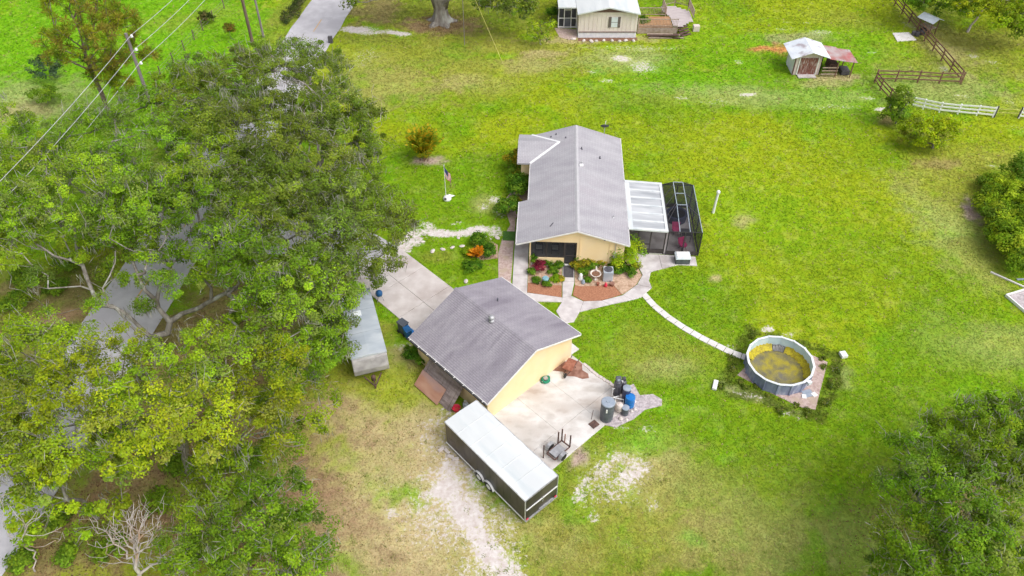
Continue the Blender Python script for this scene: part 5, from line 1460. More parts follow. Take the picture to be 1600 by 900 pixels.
# ---- dead tree
def dead_tree(label, base, tips, spread, n_):
    t = thing('dead_tree', label, 'tree', (base[0], base[1], 0))
    tg = []
    for (px, py, z) in tips:
        c = np.array(site(px, py, z))
        for _ in range(n_): tg.append(c + rng.normal(size=3) * spread)
    P, par, _ = skeleton((base[0], base[1], -.1), tuple(np.array((base[0], base[1], 1.6)) + np.array((.5, .3, 0))), [site(*q) for q in tips], tg, step=.35, wig=.16)
    me, _ = limb_mesh('trunk', P, par, .013, .13, 2.5)
    me.transform(Matrix.Translation((-base[0], -base[1], 0)))
    link('trunk', me, MAT['dead_bark'], t)
dead_tree('bare dead tree with pinkish white twigs at the bottom edge', (-20.6, 19.6), [(205, 805, 4.2), (240, 825, 4.4), (180, 850, 4.0), (215, 850, 4.6), (250, 850, 4.0), (165, 830, 3.2), (300, 870, 3.5), (285, 890, 3.5), (195, 825, 4.4), (228, 810, 4.4)], .5, 40)
dead_tree('grey dead snags standing out of the tall dark oak by the road', (-15.6, 55.2), [(385, 115, 10.5), (430, 110, 10.5), (470, 140, 11), (500, 150, 11), (540, 135, 10), (565, 165, 9), (490, 195, 10.5), (520, 215, 9.5), (575, 190, 8), (455, 165, 11.5)], .75, 16)
dead_tree('bare white branches reaching over the road at the left edge', (-26.9, 21.5), [(40, 820, 5), (15, 790, 5.5), (70, 800, 4.6), (85, 830, 4.2)], .4, 7)

# ---- undergrowth under the oaks
UG = OAK['green'][:4]
PLACES = ['at the left frame edge level with the forked limbs', 'at the left frame edge beneath the yellow-green oak', 'across the road beside the left frame edge', 'across the road left of the leaf litter', 'across the road under the green roadside oak', 'across the road between two bare grey limbs', 'just below the forked oak trunk', 'at the lawn edge right of the forked oak', 'under the middle of the yellow-green oak', 'between the yellow-green oak and the bottom oak', 'left of the bottom oak crown', 'beside the bright grass strip near the dead tree', 'on the road verge above the bare white branches', 'in the bottom left corner', 'right above the bare dead tree', 'at the dry lawn edge between the two front oaks', 'low on the litter in the bottom left', 'in the dark gap under the driveway oak', 'on the lawn edge below the travel trailer oak', 'across the road at the left edge, farthest from the camera', '', '', 'beside the road where the driveway meets it']
for i, (px, py, r, h) in enumerate([(30, 480, 1.6, 1.5), (15, 600, 1.6, 1.8), (45, 440, 1.3, 1.2), (90, 455, 1.0, .9), (150, 380, 1.6, 1.6), (110, 420, 1.2, 1.2), (330, 590, 1.2, 1.2), (420, 640, 1.2, 1.2), (230, 700, 1.3, 1.2), (330, 740, 1.4, 1.4), (280, 735, 1.1, 1.0), (180, 860, 1.1, .9), (95, 815, .8, .8), (40, 880, .9, .8), (250, 790, 1.0, 1.0), (395, 720, 1.3, 1.3), (105, 870, .7, .6), (370, 505, .7, .8), (430, 560, 1.2, 1.2), (20, 350, 2.0, 1.8), (75, 160, 1.8, 1.8), (80, 125, 2.2, 2.6), (345, 350, 1.4, 1.4)]):
    p = site(px, py)
    shrub('undergrowth_shrub', ('leafy understorey shrub ' + PLACES[i]) if i not in (20, 21) else ['low bush at the pine foot beside the pasture', 'blue-green bush beside the pine in the pasture'][i - 20], 'shrub', p, r, h, UG if i != 21 else [(.09, .16, .08), (.13, .20, .09), (.08, .13, .06)], int(20 * r) + 8, 46, .17, .36, 'understorey shrubs below the oaks' if i not in (20, 21) else None)

# ---- pine
def pine(label, base, lobes, top):
    t = thing('pine_tree', label, 'tree', (base[0], base[1], 0))
    cents = []
    for (px, py, z, r) in lobes:
        k = int(9 * r * r) + 3
        p, d = lobe_points(site(px, py, z), r, k, .6, -.9)
        cents.append(p)
    C_ = np.concatenate(cents)
    P, par, _ = skeleton((base[0], base[1], -.1), top, [], list(C_), alpha=.55, wig=.06)
    me, _ = limb_mesh('trunk', P, par, .022, .26)
    me.transform(Matrix.Translation((-base[0], -base[1], 0)))
    link('trunk', me, MAT['pine_bark'], t)
    pal = np.array([(.27, .36, .025), (.36, .41, .025), (.40, .34, .05), (.19, .29, .025), (.33, .29, .05)])
    K, per = len(C_), 44
    ax = unit(rng.normal(size=(K, per, 3)) + np.array((0, 0, .35)))
    Lh = rng.uniform(.18, .42, (K, per, 1))
    Q = C_[:, None] + ax * Lh
    cc = pal[rng.integers(0, 5, K)][:, None] * rng.uniform(.75, 1.25, (K, per, 1))
    nr = unit(rng.normal(size=(K, per, 3)))
    v, f, c = leaf_quads(Q.reshape(-1, 3), nr.reshape(-1, 3), (Lh * 1.5).reshape(-1), np.full(K * per, .06), cc.reshape(-1, 3), ax.reshape(-1, 3))
    link('crown', np_mesh('crown', v - np.array((base[0], base[1], 0)), f, c), MAT['leaf'], t)
pine('tall open pine with rusty yellow needles before the pasture', (-38.5, 66.5), [(90, 5, 12, 2.0), (150, 10, 13, 2.0), (185, 25, 12, 1.6), (115, 50, 11, 1.6), (160, 55, 11.5, 1.8), (75, 60, 10, 1.2), (105, 80, 9.5, 1.2), (195, 35, 11, 1.2), (150, 90, 9, 1.6), (215, 60, 9, 1.0), (235, 85, 8, 1.0), (190, 90, 8.5, 1.3), (130, -20, 13.5, 2.2), (160, 120, 6.5, 1.6), (190, 130, 6, 1.2), (85, 90, 8.5, .9)], (-38.2, 66.2, 9.0))
p = site(362, 62)
tr_ = shrub('brown_shrub', 'small rust-brown columnar shrub beside the utility poles', 'shrub', p, .6, 2.2, [(.32, .18, .04), (.24, .20, .04), (.20, .22, .03)], 30, 34, .16, .3)
p = site(325, 38)
shrub('pasture_shrub', 'small spiky shrub on the pasture fence line', 'shrub', p, 1.1, 1.6, [(.10, .14, .03), (.08, .12, .02), (.18, .16, .05)], 26, 36, .2, .36)
for i in range(8):
    p = site(447 + i * 3.4, 36 - i * 5)
    shrub('ditch_weed', ORD[i] + ' dark weed clump along the roadside ditch from the near end', 'weed', p, .8 + .3 * (i % 3), .6, [(.07, .10, .03), (.10, .14, .03), (.16, .16, .06)], 10, 24, .18, .36, 'weeds along the roadside ditch')

# ---- planting round the house
G1 = [(.07, .18, .015), (.11, .25, .018), (.17, .33, .02), (.22, .36, .03)]
G2 = [(.22, .40, .015), (.32, .50, .018), (.42, .56, .02), (.48, .58, .03)]
YG = [(.30, .32, .03), (.46, .42, .03), (.58, .46, .03), (.20, .30, .02)]
PLANTS = [
    (810, 264, 1.2, 1.6, YG, 'yellow-tinged shrub at the wing corner of the house'), (814, 282, 1.1, 1.5, YG[:2] + G1, 'rusty green shrub against the house wall below the wing'),
    (810, 302, 1.1, 1.5, G1, 'dark green shrub against the house wall between two shrubs'), (796, 334, 1.1, 1.4, G1, 'round green shrub left of the porch roof corner'), (806, 318, .5, .6, YG, 'small yellowish shrub touching the porch roof corner'),
    (974, 408, 1.5, 1.9, G2, 'bright lime green bush at the corner of the yellow gable'), (968, 424, .6, .7, G1, 'low green plant below the lime bush'), (985, 428, .55, .6, G1, 'green plant at the right end of the mulch bed'), (952, 425, .45, .5, G1, 'small green plant beside the white heat pump'),
    (912, 415, .7, .7, YG, 'yellow leafy plant under the gable wall'), (920, 412, .5, .8, YG, 'golden plant beside the heat pump'), (903, 412, .35, 1.1, G1, 'narrow upright plant beside the porch door'), (910, 428, .45, .5, G1, 'small green plant beside the birdbath'),
    (843, 422, .55, .75, [(.32, .03, .07), (.42, .07, .10), (.22, .03, .05)], 'dark red bush in the porch bed'), (864, 424, .5, .4, G1, 'leafy green plant right of the red bush'), (866, 438, .45, .35, G2[:2], 'low green plant beside the blue-green pot'), (833, 412, .3, .9, G1, 'tall thin plant at the porch wall corner'), (830, 428, .3, .5, G1, 'slim plant at the left edge of the porch bed'), (853, 447, .35, .4, G1, 'small weed at the front of the porch bed'), (874, 438, .3, .3, YG, 'yellow weed at the edge of the porch bed'),
    (898, 420, .4, .5, YG, 'yellow-green plant right beside the door mat'), (925, 420, .45, .6, G1, 'dark plant between the birdbath and the gable wall'), (938, 414, .4, .7, YG, 'gold plant left of the white heat pump'), (962, 418, .5, .6, G1, 'green plant between the heat pump and the lime bush'), (994, 420, .4, .45, YG, 'low yellow plant at the curve of the walk'), (855, 415, .4, .45, G1, 'green plant under the porch screen middle'), (838, 440, .35, .35, G1, 'small green plant left of the teal pot'), (873, 418, .35, .5, G1, 'green plant at the porch bed corner by the door'), (918, 440, .3, .35, G1, 'small green plant in front of the birdbath'),
    (752, 385, .75, .9, G1, 'round green bush in the small island bed'), (763, 397, .75, .9, G1, 'second round green bush in the island bed beside the mulch'), (745, 378, .5, .9, G1, 'upright green bush at the back of the island bed'), (732, 396, .5, .5, G2, 'yellow-green plant left of the orange plant'), (738, 418, .75, .4, G1, 'low green clump in front of the island bed'),
    (652, 562, .7, .9, G1, 'dark green plant against the garage wall'), (640, 555, .5, .8, G1, 'feathery plant at the garage wall end'), (1003, 42, .9, 1.2, G1, 'dark green shrub at the corner of the mobile home'), (862, 32, .8, 1.6, G1, 'dark shrub at the far side of the mobile home porch'),
]
for px, py, r, h, pal, lab in PLANTS:
    q = site(px, py)
    shrub('garden_plant' if r < .6 else 'garden_shrub', lab, 'plant' if r < .6 else 'shrub', q, r * 1.22, h * 1.15, pal, int(22 * r) + 16, 44 if r < 1 else 84, .10 if r < .6 else .15, max(.16, r * .36))

# ---- palms: each frond a part
def frond_mesh(L, nl, wl_, pal, droop):
    v, f, c = [], [], []
    pts = []
    for i in range(9):
        t_ = i / 8
        pts.append(np.array((L * t_ * (1 - .25 * t_ * droop), 0, L * (.62 * t_ - .62 * droop * t_ * t_))))
    o = 0
    for i in range(8):
        a, b = pts[i], pts[i + 1]; w = .02
        v += [a + (0, w, 0), a - (0, w, 0), b - (0, w, 0), b + (0, w, 0)]; f.append((o, o + 1, o + 2, o + 3)); c += [np.array(pal[-1])] * 4; o += 4
    for i in range(nl):
        t_ = .15 + .85 * i / nl
        k = min(7, int(t_ * 8)); a = pts[k] + (pts[k + 1] - pts[k]) * (t_ * 8 - k)
        d = unit(pts[k + 1] - pts[k])
        for sg in (-1, 1):
            ln = wl_ * math.sin(math.pi * (.18 + .78 * t_)) * random.uniform(.85, 1.15)
            e = a + d * ln * .55 + np.array((0, sg * ln * .8, -ln * .28))
            m_ = (a + e) / 2 + np.array((0, 0, .03)); s_ = d * .06 * (1 + .5 * wl_)
            v += [a, m_ + s_, e, m_ - s_]; f.append((o, o + 1, o + 2, o + 3)); o += 4
            cc = np.array(pal[random.randrange(len(pal))]) * random.uniform(.8, 1.2); c += [cc] * 4
    return np_mesh('frond', np.array(v), np.array(f), np.array(c))
def palm(name, label, loc, n_, L, pal, h=.4, wl_=.5, tilt=(5, 55)):
    t = thing(name, label, 'palm', (loc[0], loc[1], 0))
    ms = [frond_mesh(L * random.uniform(.85, 1.1), 15, wl_, pal, random.uniform(.4, .8)) for _ in range(4)]
    for me in ms: me.materials.append(MAT['leaf'])
    for i in range(n_):
        o = link('frond', ms[i % 4], None, t)
        a = 2.4 * i
        q = random.random()
        o.location = (math.cos(a) * .25 * q * L * .5, math.sin(a) * .25 * q * L * .5, h * random.uniform(.3, 1.6))
        o.rotation_euler = (0, -R(random.uniform(*tilt)), a)
    mb = MB()
    for i in range(7):
        a = i * 2.4; rr = .1 + .06 * i
        mb.tube([(math.cos(a) * rr, math.sin(a) * rr, -.05), (math.cos(a) * rr * 1.5, math.sin(a) * rr * 1.5, h * 1.8)], [.05, .03], 6)
    mb.build('stem', MAT['brown_wood'], t)
    return t
pl = site(663, 250)
palm('areca_palm', 'clumping areca palm with yellow-orange fronds in a mulch ring', pl, 48, 2.9, [(.30, .36, .02), (.46, .42, .02), (.66, .45, .025), (.20, .30, .02)], .6, .75, (22, 74))
q = site(745, 402)
palm('croton_plant', 'bright orange spiky plant in the island bed', q, 22, .95, [(.78, .34, .02), (.85, .44, .03), (.70, .28, .02)], .2, .25, (10, 60))['category'] = 'plant'

# ------------------------------------------------------------------ pool
PC = (18.5, 36.3); PR, PH, PN = 2.25, 1.05, 16
pool = thing('round_pool', 'round above-ground pool, nearly empty, with yellow algae on its floor', 'pool', (PC[0], PC[1], 0))
ring = lambda r, k, z: (r * math.cos(2 * math.pi * (k + .3) / PN), r * math.sin(2 * math.pi * (k + .3) / PN), z)
for k in range(PN):
    MB().add([ring(PR, k, 0), ring(PR, k + 1, 0), ring(PR, k + 1, PH), ring(PR, k, PH), ring(PR - .03, k, 0), ring(PR - .03, k + 1, 0), ring(PR - .03, k + 1, PH), ring(PR - .03, k, PH)], [(0, 1, 2, 3), (7, 6, 5, 4)]).build('wall_panel', MAT['pool_wall'], pool)
    MB().add([ring(PR - .035, k, .1), ring(PR - .035, k + 1, .1), ring(PR - .035, k + 1, PH), ring(PR - .035, k, PH)], [(3, 2, 1, 0)]).build('liner_panel', MAT['liner'], pool)
    MB().bar(ring(PR - .01, k + .03, PH + .02), ring(PR - .01, k + .97, PH + .02), .15, .035).build('top_rail', MAT['pool_rail'], pool)
    MB().bar(ring(PR + .02, k, 0), ring(PR + .02, k, PH), .09, .05).build('upright', MAT['pool_wall'], pool)
    MB().box(ring(PR - .01, k, PH + .035), (.16, .1, .05), rz=2 * math.pi * (k + .3) / PN).build('rail_cap', MAT['pool_rail'], pool)
NP = 48
mb = MB()
rr = [0.0, .5, 1.0, 1.5, 1.9, 2.21]
vs = [(0, 0, .05)]
for r_ in rr[1:]:
    for k in range(NP):
        a = 2 * math.pi * k / NP
        vs.append((r_ * math.cos(a), r_ * math.sin(a), .05 + (.02 * random.random() if r_ < 2 else .08)))
fs = [(0, 1 + k, 1 + (k + 1) % NP) for k in range(NP)]
for i in range(len(rr) - 2):
    for k in range(NP): a, b = 1 + i * NP + k, 1 + i * NP + (k + 1) % NP; fs.append((a, a + NP, b + NP, b))
mb.add(vs, fs).build('pool_floor', MAT['pool_floor'], pool, smooth=True)
# algae heaped along the far wall
def arc_strip(a0, a1, name, m, h):
    mb = MB(); vs = []; fs = []; k = 26
    for i in range(k + 1):
        a = R(a0 + (a1 - a0) * i / k); j = .06 * math.sin(i * 2.1) + .05 * random.random()
        vs += [(1.72 * math.cos(a) * (1 + j * .5), 1.72 * math.sin(a) * (1 + j * .5), .09), (2.0 * math.cos(a), 2.0 * math.sin(a), .12 + h * .5), (2.205 * math.cos(a), 2.205 * math.sin(a), .15 + h + j)]
        if i: b = 3 * i; fs += [(b - 3, b, b + 1, b - 2), (b - 2, b + 1, b + 2, b - 1)]
    mb.add(vs, fs).build(name, MAT[m], pool, smooth=True)
arc_strip(88, 152, 'algae', 'algae', .22); arc_strip(-28, 62, 'algae', 'algae', .22); arc_strip(63, 87, 'water_patch', 'pool_water', .16)
box('skimmer', (PR * .55 + .25, -PR * .8 - .1, PH - .1), (.34, .26, .24), MAT['pool_rail'], pool, rz=.5, bevel=.03)
# loose things round the pool
def loose(name, label, cat, px, py, d, m, rz=0.0, bev=.02, z=None, group=None):
    p = site(px, py)
    o = MB().box((0, 0, d[2] / 2), d).build(name, MAT[m], bevel=bev)
    o.location = (p.x, p.y, 0 if z is None else z); o.rotation_euler = (0, 0, rz)
    return tag(o, label, cat, group)
loose('pool_step', 'white plastic block on the lawn at the near corner of the pool bed', 'block', 1117, 603, (.3, .8, .2), 'white_paint', -.35)
loose('pool_step', 'white plastic block on the lawn at the far corner of the pool bed', 'block', 1317, 556, (.45, .5, .25), 'white_paint', .2)
loose('paving_stone', 'blue-grey paving stone beside the pool skimmer', 'paver', 1262, 615, (.7, .6, .05), 'tank_lid', .3, .01)
loose('paving_stone', 'white paver lying near the pool skimmer', 'paver', 1272, 617, (.35, .35, .06), 'white_paint', .5, .01, .02)
loose('paving_stone', 'small white paver against the pool wall', 'paver', 1256, 620, (.3, .35, .07), 'white_paint', -.2, .01, .02)
loose('pvc_pipe', 'white timber rail lying by the right-hand shrubs', 'rail', 1575, 438, (.14, 2.7, .1), 'strip', R(47), .01)
loose('pvc_pipe', 'short pale pipe poking from the right-hand shrubs', 'pipe', 1600, 437, (1.2, .14, .1), 'tank_lid', .05, .01)
rb = thing('raised_bed', 'white-edged gravel bed cut by the right frame edge', 'planter', (site(1600, 480).x + .5, site(1600, 480).y, 0), R(20))
for x, y, dx, dy in ((-.9, 0, .1, 3.0), (.9, 0, .1, 3.0), (0, 1.55, 1.9, .1), (0, -1.55, 1.9, .1)): box('edge_board', (x, y, .12), (dx, dy, .24), MAT['white_paint'], rb)
box('gravel_fill', (0, 0, .06), (1.7, 2.9, .1), MAT['gravel'], rb)
DG = [(.12, .19, .02), (.18, .25, .03), (.26, .29, .05)]
WEEDS = [(1156, 597, .3), (1165, 606, .33), (1285, 562, .28), (1286, 573, .3), (1243, 634, .25), (1180, 604, .2), (1200, 618, .2), (1127, 606, .35), (1262, 645, .35), (1175, 525, .45), (1300, 600, .5), (1302, 580, .5), (1290, 630, .45), (1145, 575, .4), (1140, 560, .4), (1220, 642, .4)]
RANK = {q[:2]: k for k, q in enumerate(sorted(WEEDS, key=lambda q: (math.atan2(site(q[0], q[1]).y - PC[1], site(q[0], q[1]).x - PC[0]) + .9) % (2 * math.pi)))}
for i, (px, py, r) in enumerate(WEEDS):
    shrub('weed_clump', 'dry weed clump, ' + ORD[RANK[(px, py)]] + ' counting anticlockwise around the pool from its skimmer', 'weed', site(px, py), r, r * .6, DG, 8, 26, .1, r * .45, 'weeds around the pool')

# ------------------------------------------------------------------ water equipment by the patio
def vessel(name, label, px, py, prof, m, lid=None, lid_prof=None, cat='tank', n_=22):
    p = site(px, py)
    t = thing(name, label, cat, (p.x, p.y, .03))
    MB().lathe(prof, n_).build('body', MAT[m], t, smooth=False)
    if lid: MB().lathe(lid_prof, n_).build('lid', MAT[lid], t)
    return t
t = vessel('water_tank', 'large dark grey cylindrical tank with pale lid, biggest of the tank cluster', 947, 654, [(.40, 0), (.43, .05), (.45, .8), (.44, 1.6), (.42, 1.66)], 'tank_grey', 'tank_lid', [(.45, 1.65), (.46, 1.72), (.42, 1.76), (.15, 1.78), (.12, 1.82), (0.02, 1.82)])
box('paper_label', (-.1, -.445, 1.3), (.1, .03, .34), MAT['white_paint'], t)
t = vessel('water_softener', 'tall black pressure tank with valve head at the back of the tank cluster', 963, 617, [(.2, 0), (.25, .1), (.26, 1.15), (.22, 1.4), (.1, 1.5), (.1, 1.55)], 'tank_black')
box('valve_head', (0, 0, 1.66), (.36, .32, .26), MAT['tank_grey'], t, bevel=.04); box('valve_dial', (.0, -.17, 1.7), (.2, .06, .14), MAT['tank_lid'], t)
t = vessel('water_softener', 'second black pressure tank beside the patio edge', 972, 613, [(.18, 0), (.23, .1), (.23, .95), (.18, 1.15), (.08, 1.22), (.08, 1.32)], 'tank_black')
box('valve_head', (0, 0, 1.4), (.26, .26, .2), MAT['charcoal'], t, bevel=.04)
vessel('brine_tank', 'navy cylindrical tank with pale lid behind the blue barrel', 977, 626, [(.26, 0), (.27, 1.25), (.25, 1.28)], 'navy', 'tank_lid', [(.28, 1.27), (.28, 1.33), (.1, 1.36), (0.01, 1.36)])
vessel('blue_barrel', 'bright blue plastic barrel in the tank cluster', 983, 634, [(.30, 0), (.33, .1), (.32, .45), (.34, .5), (.32, .55), (.33, .85), (.3, .9)], 'blue', 'blue', [(.31, .89), (.32, .94), (.26, .95), (.25, .93), (.01, .93)], 'barrel')
vessel('pressure_tank', 'beige rounded pressure tank on a low stand', 967, 643, [(.2, .12), (.26, .2), (.27, .6), (.2, .75), (.05, .8), (.01, .8)], 'beige')
vessel('small_drum', 'small dark drum with pale lid at the front of the tank cluster', 976, 647, [(.22, 0), (.24, .05), (.24, .62), (.22, .65)], 'tank_grey', 'tank_lid', [(.25, .64), (.25, .69), (.06, .72), (.01, .72)], 'drum')
pc = site(964, 630)
t = thing('pvc_pipework', 'white plastic pipes linking the water tanks', 'pipes', (pc.x, pc.y, 0))
for pts in ([(-.3, .5, 0), (-.3, .5, .9), (0.1, .6, .9), (.1, .6, 1.3)], [(-.3, .1, .5), (.4, -.1, .5), (.4, -.1, .1)], [(-.1, .3, .2), (-.1, -.4, .2), (.5, -.5, .2)], [(.35, .8, .2), (.35, .8, 1.35), (.25, .8, 1.4)], [(-.45, .1, .0), (-.45, .1, .45), (.1, .25, .45)]):
    MB().tube(pts, .035, 6).build('pipe', MAT['white_paint'], t)
for i, (px, py) in enumerate([(914, 571), (919, 575), (923, 579), (928, 583), (933, 587), (938, 590), (944, 594), (949, 597), (954, 600), (959, 604)]):
    loose('edging_block', ORD[i] + ' small pale block along the patio edge, counted from the garage', 'block', px, py, (.32, .2, .12), 'stone', R(-48 + 14 * math.sin(i * 3)), .015, None, 'pale blocks along the patio edge')
loose('floor_grate', 'brown square grate lying at the patio corner', 'grate', 928, 664, (.55, .5, .06), 'dark_rust', R(40), .01, .05)
for i, (px, py, sz) in enumerate([(992, 640, .14), (990, 628, .18), (987, 643, .12), (970, 655, .16), (979, 656, .12)]):
    p = site(px, py); o = MB().lathe([(sz * .8, 0), (sz, sz * .4), (sz * .5, sz * .9), (.01, sz)], 7).build('field_stone', MAT['stone']); o.location = (p.x, p.y, .02)
    tag(o, 'pale loose stone on the gravel by the tanks', 'stone', 'loose stones by the tanks')

# ------------------------------------------------------------------ patio things
p = gpt(3.05, -.35)
wb = thing('wheelbarrow', 'rusty red wheelbarrow tipped against the garage gable', 'wheelbarrow', (p[0], p[1], .05), GTH + .3)
MB().add([(-.55, -.38, .62), (.45, -.34, .75), (.45, .34, .75), (-.55, .38, .62), (-.35, -.2, .32), (.25, -.2, .40), (.25, .2, .40), (-.35, .2, .32)], [(0, 1, 2, 3), (7, 6, 5, 4), (0, 4, 5, 1), (1, 5, 6, 2), (2, 6, 7, 3), (3, 7, 4, 0)]).build('tray', MAT['rust'], wb, bevel=.04)
for s_ in (-1, 1):
    MB().tube([(-.75, s_ * .12, .25), (.3, s_ * .25, .38), (.95, s_ * .3, .5)], .03, 6).build('handle', MAT['dark_rust'], wb)
    MB().tube([(.25, s_ * .25, .38), (.4, s_ * .25, 0)], .025, 6).build('leg', MAT['dark_rust'], wb)
MB().lathe([(.06, -.05), (.17, -.05), (.2, 0), (.17, .05), (.06, .05)], 14, (-.75, 0, .2), m=Matrix.Rotation(R(90), 3, 'X')).build('wheel', MAT['rubber'], wb)
p = gpt(1.15, .15)
hs_ = thing('garden_hose', 'coil of green garden hose against the garage wall', 'hose', (p[0], p[1], .05), GTH)
for k in range(4):
    pts = [((.34 - .03 * k + .03 * math.sin(3 * a + k)) * math.cos(a) + .04 * math.sin(k * 2), (.27 - .02 * k) * math.sin(a), .07 + .07 * k + .04 * math.sin(2 * a + k)) for a in np.linspace(0, 6.2, 20)]
    MB().tube(pts, .035, 6).build('hose_coil', MAT['green_hose'], hs_, smooth=True)
MB().lathe([(.12, 0), (.12, .3), (.16, .32)], 12).build('reel_hub', MAT['steel'], hs_)
# rods and rusty frame by the trailer end
p = site(872, 708)
ut = thing('utility_cart', 'rusty cart frame with upright stakes at the patio corner', 'cart', (p.x, p.y, .03), R(45))
for a, b in (((-.7, -.35, .3), (.7, -.35, .3)), ((-.7, .35, .3), (.7, .35, .3)), ((-.7, -.35, .3), (-.7, .35, .3)), ((.7, -.35, .3), (.7, .35, .3)), ((0, -.35, .3), (0, .35, .3))): MB().bar(a, b, .07, .07).build('frame_bar', MAT['dark_rust'], ut)
for x, y in ((.7, -.35), (.7, .35), (.35, .35)): MB().bar((x, y, .3), (x, y, 1.5), .07).build('stake', MAT['dark_rust'], ut)
MB().bar((.7, .1, .3), (.7, .1, 1.2), .05).build('stake', MAT['rust'], ut)
for s_ in (-1, 1):
    w_ = MB().lathe([(.1, -.08), (.26, -.08), (.28, 0), (.26, .08), (.1, .08)], 14, (-.15, s_ * .55, .28), m=Matrix.Rotation(R(90), 3, 'X')).build('wheel', MAT['rubber'], ut)
    fn = MB()
    for k in range(6):
        a, b = math.pi * k / 6, math.pi * (k + 1) / 6
        fn.add([(-.15 + .36 * math.cos(a), s_ * .43, .28 + .36 * math.sin(a)), (-.15 + .36 * math.cos(a), s_ * .67, .28 + .36 * math.sin(a)), (-.15 + .36 * math.cos(b), s_ * .67, .28 + .36 * math.sin(b)), (-.15 + .36 * math.cos(b), s_ * .43, .28 + .36 * math.sin(b))], [(0, 1, 2, 3)])
    fn.build('fender', MAT['steel'], ut)
box('deck_plate', (-.1, 0, .35), (.9, .6, .03), MAT['steel'], ut)
p = site(849, 716)
st = MB().bar((0, 0, 0), (0, 0, 1.35), .07).build('steel_stake', MAT['dark_rust']); st.location = (p.x, p.y, 0)
tag(st, 'single dark steel stake standing beside the black trailer', 'stake')
p = site(924, 656)
st = MB().bar((0, 0, 0), (0.05, 0, 1.0), .03).build('thin_rod', MAT['dark_rust']); st.location = (p.x, p.y, .04)
tag(st, 'thin rod standing at the patio edge by the grey tank', 'rod')

# ------------------------------------------------------------------ garage side things
ptA = gpt(-4.0, 4.1)
def leaning(name, label, u0, u1, v0, v1, z0, z1, m, boards, thick=.04):
    t = thing(name, label, 'sheet', (GO[0], GO[1], 0), GTH)
    for i in range(boards):
        a, b = v0 + (v1 - v0) * i / boards, v0 + (v1 - v0) * (i + 1) / boards
        g = .008 if boards > 1 else 0
        j = random.uniform(-.06, .06) if boards > 1 else 0
        MB().add([(u0 + j, a + g, z0), (u1, a + g, z1), (u1, b - g, z1), (u0 + j, b - g, z0), (u0 + j, a + g, z0 - thick), (u1, a + g, z1 - thick), (u1, b - g, z1 - thick), (u0 + j, b - g, z0 - thick)],
                 [(3, 2, 1, 0), (4, 5, 6, 7), (1, 5, 4, 0), (2, 6, 5, 1), (3, 7, 6, 2), (0, 4, 7, 3)]).build('board' if boards > 1 else 'panel', MAT[m], t)
    return t
leaning('weathered_boards', 'grey weathered boards leaning on the garage wall behind the plywood', -5.35, -4.03, 2.7, 6.2, .06, 1.5, 'grey_wood', 13)
leaning('plywood_sheet', 'reddish-brown plywood sheet lying on the grey leaning boards', -5.62, -4.76, 3.66, 6.1, .12, 1.02, 'ply', 1, .03)
p = site(713, 641)
t = thing('red_tub', 'round red plastic tub beside the leaning boards', 'tub', (p.x, p.y, 0)); MB().lathe([(.2, 0), (.26, .28), (.3, .3), (.27, .27), (.19, .04), (.01, .04)], 18).build('bowl', MAT['red'], t)
for i, (u, v, lab) in enumerate(((-4.35, 2.2, 'white gas cylinder by the garage wall, the farther of two'), (-4.5, 1.65, 'white gas cylinder by the garage wall, the nearer of two'))):
    p = gpt(u, v); t = thing('gas_cylinder', lab, 'cylinder', (p[0], p[1], 0))
    MB().lathe([(.15, 0), (.19, .08), (.19, .5), (.12, .62), (.03, .66)], 14).build('body', MAT['camper'], t, smooth=True); MB().lathe([(.1, .62), (.11, .76), (.1, .76)], 10).build('collar', MAT['steel'], t)
def wheelie(name, label, px, py, m, rz_, s_=1.0):
    p = site(px, py); t = thing(name, label, 'bin', (p.x, p.y, 0), rz_)
    MB().box((0, 0, .5 * s_), (.5 * s_, .55 * s_, .96 * s_), taper=1.12).build('body', MAT[m], t, bevel=.04)
    MB().add([(-.31 * s_, -.36 * s_, .98 * s_), (.31 * s_, -.36 * s_, .98 * s_), (.31 * s_, .34 * s_, 1.06 * s_), (-.31 * s_, .34 * s_, 1.06 * s_), (-.31 * s_, -.36 * s_, 1.03 * s_), (.31 * s_, -.36 * s_, 1.03 * s_), (.26 * s_, .34 * s_, 1.12 * s_), (-.26 * s_, .34 * s_, 1.12 * s_)], [(3, 2, 1, 0), (4, 5, 6, 7), (0, 1, 5, 4), (1, 2, 6, 5), (2, 3, 7, 6), (3, 0, 4, 7)]).build('lid', MAT[m], t, bevel=.02)
    for x in (-.26, .26): MB().lathe([(.02, -.04), (.12, -.04), (.12, .04), (.02, .04)], 12, (x * s_, .28 * s_, .12), m=Matrix.Rotation(R(90), 3, 'Y')).build('wheel', MAT['rubber'], t)
    MB().bar((-.25 * s_, .4 * s_, .95 * s_), (.25 * s_, .4 * s_, .95 * s_), .04).build('handle', MAT[m], t)
wheelie('wheelie_bin', 'dark grey wheeled bin at the garage corner by the driveway', 631, 519, 'bin', R(50))
wheelie('wheelie_bin', 'dark blue wheeled bin tucked behind the grey bin', 638, 527, 'bin_blue', R(35), .85)
p = site(643, 521); o = MB().box((0, 0, .12), (.4, .5, .2)).build('recycling_box', MAT['blue'], bevel=.03); o.location = (p.x, p.y, .95); o.rotation_euler = (0, 0, .6)
o.location = (p.x, p.y, 0); tag(o, 'small blue box on the ground at the garage eave', 'box')
p = site(594, 470)
t = thing('kettle_grill', 'small dark blue grill standing at the driveway edge', 'grill', (p.x, p.y, .03))
MB().lathe([(.05, .5), (.24, .6), (.27, .75), (.24, .92), (.08, 1.02), (.01, 1.03)], 14).build('bowl', MAT['bin_blue'], t, smooth=True)
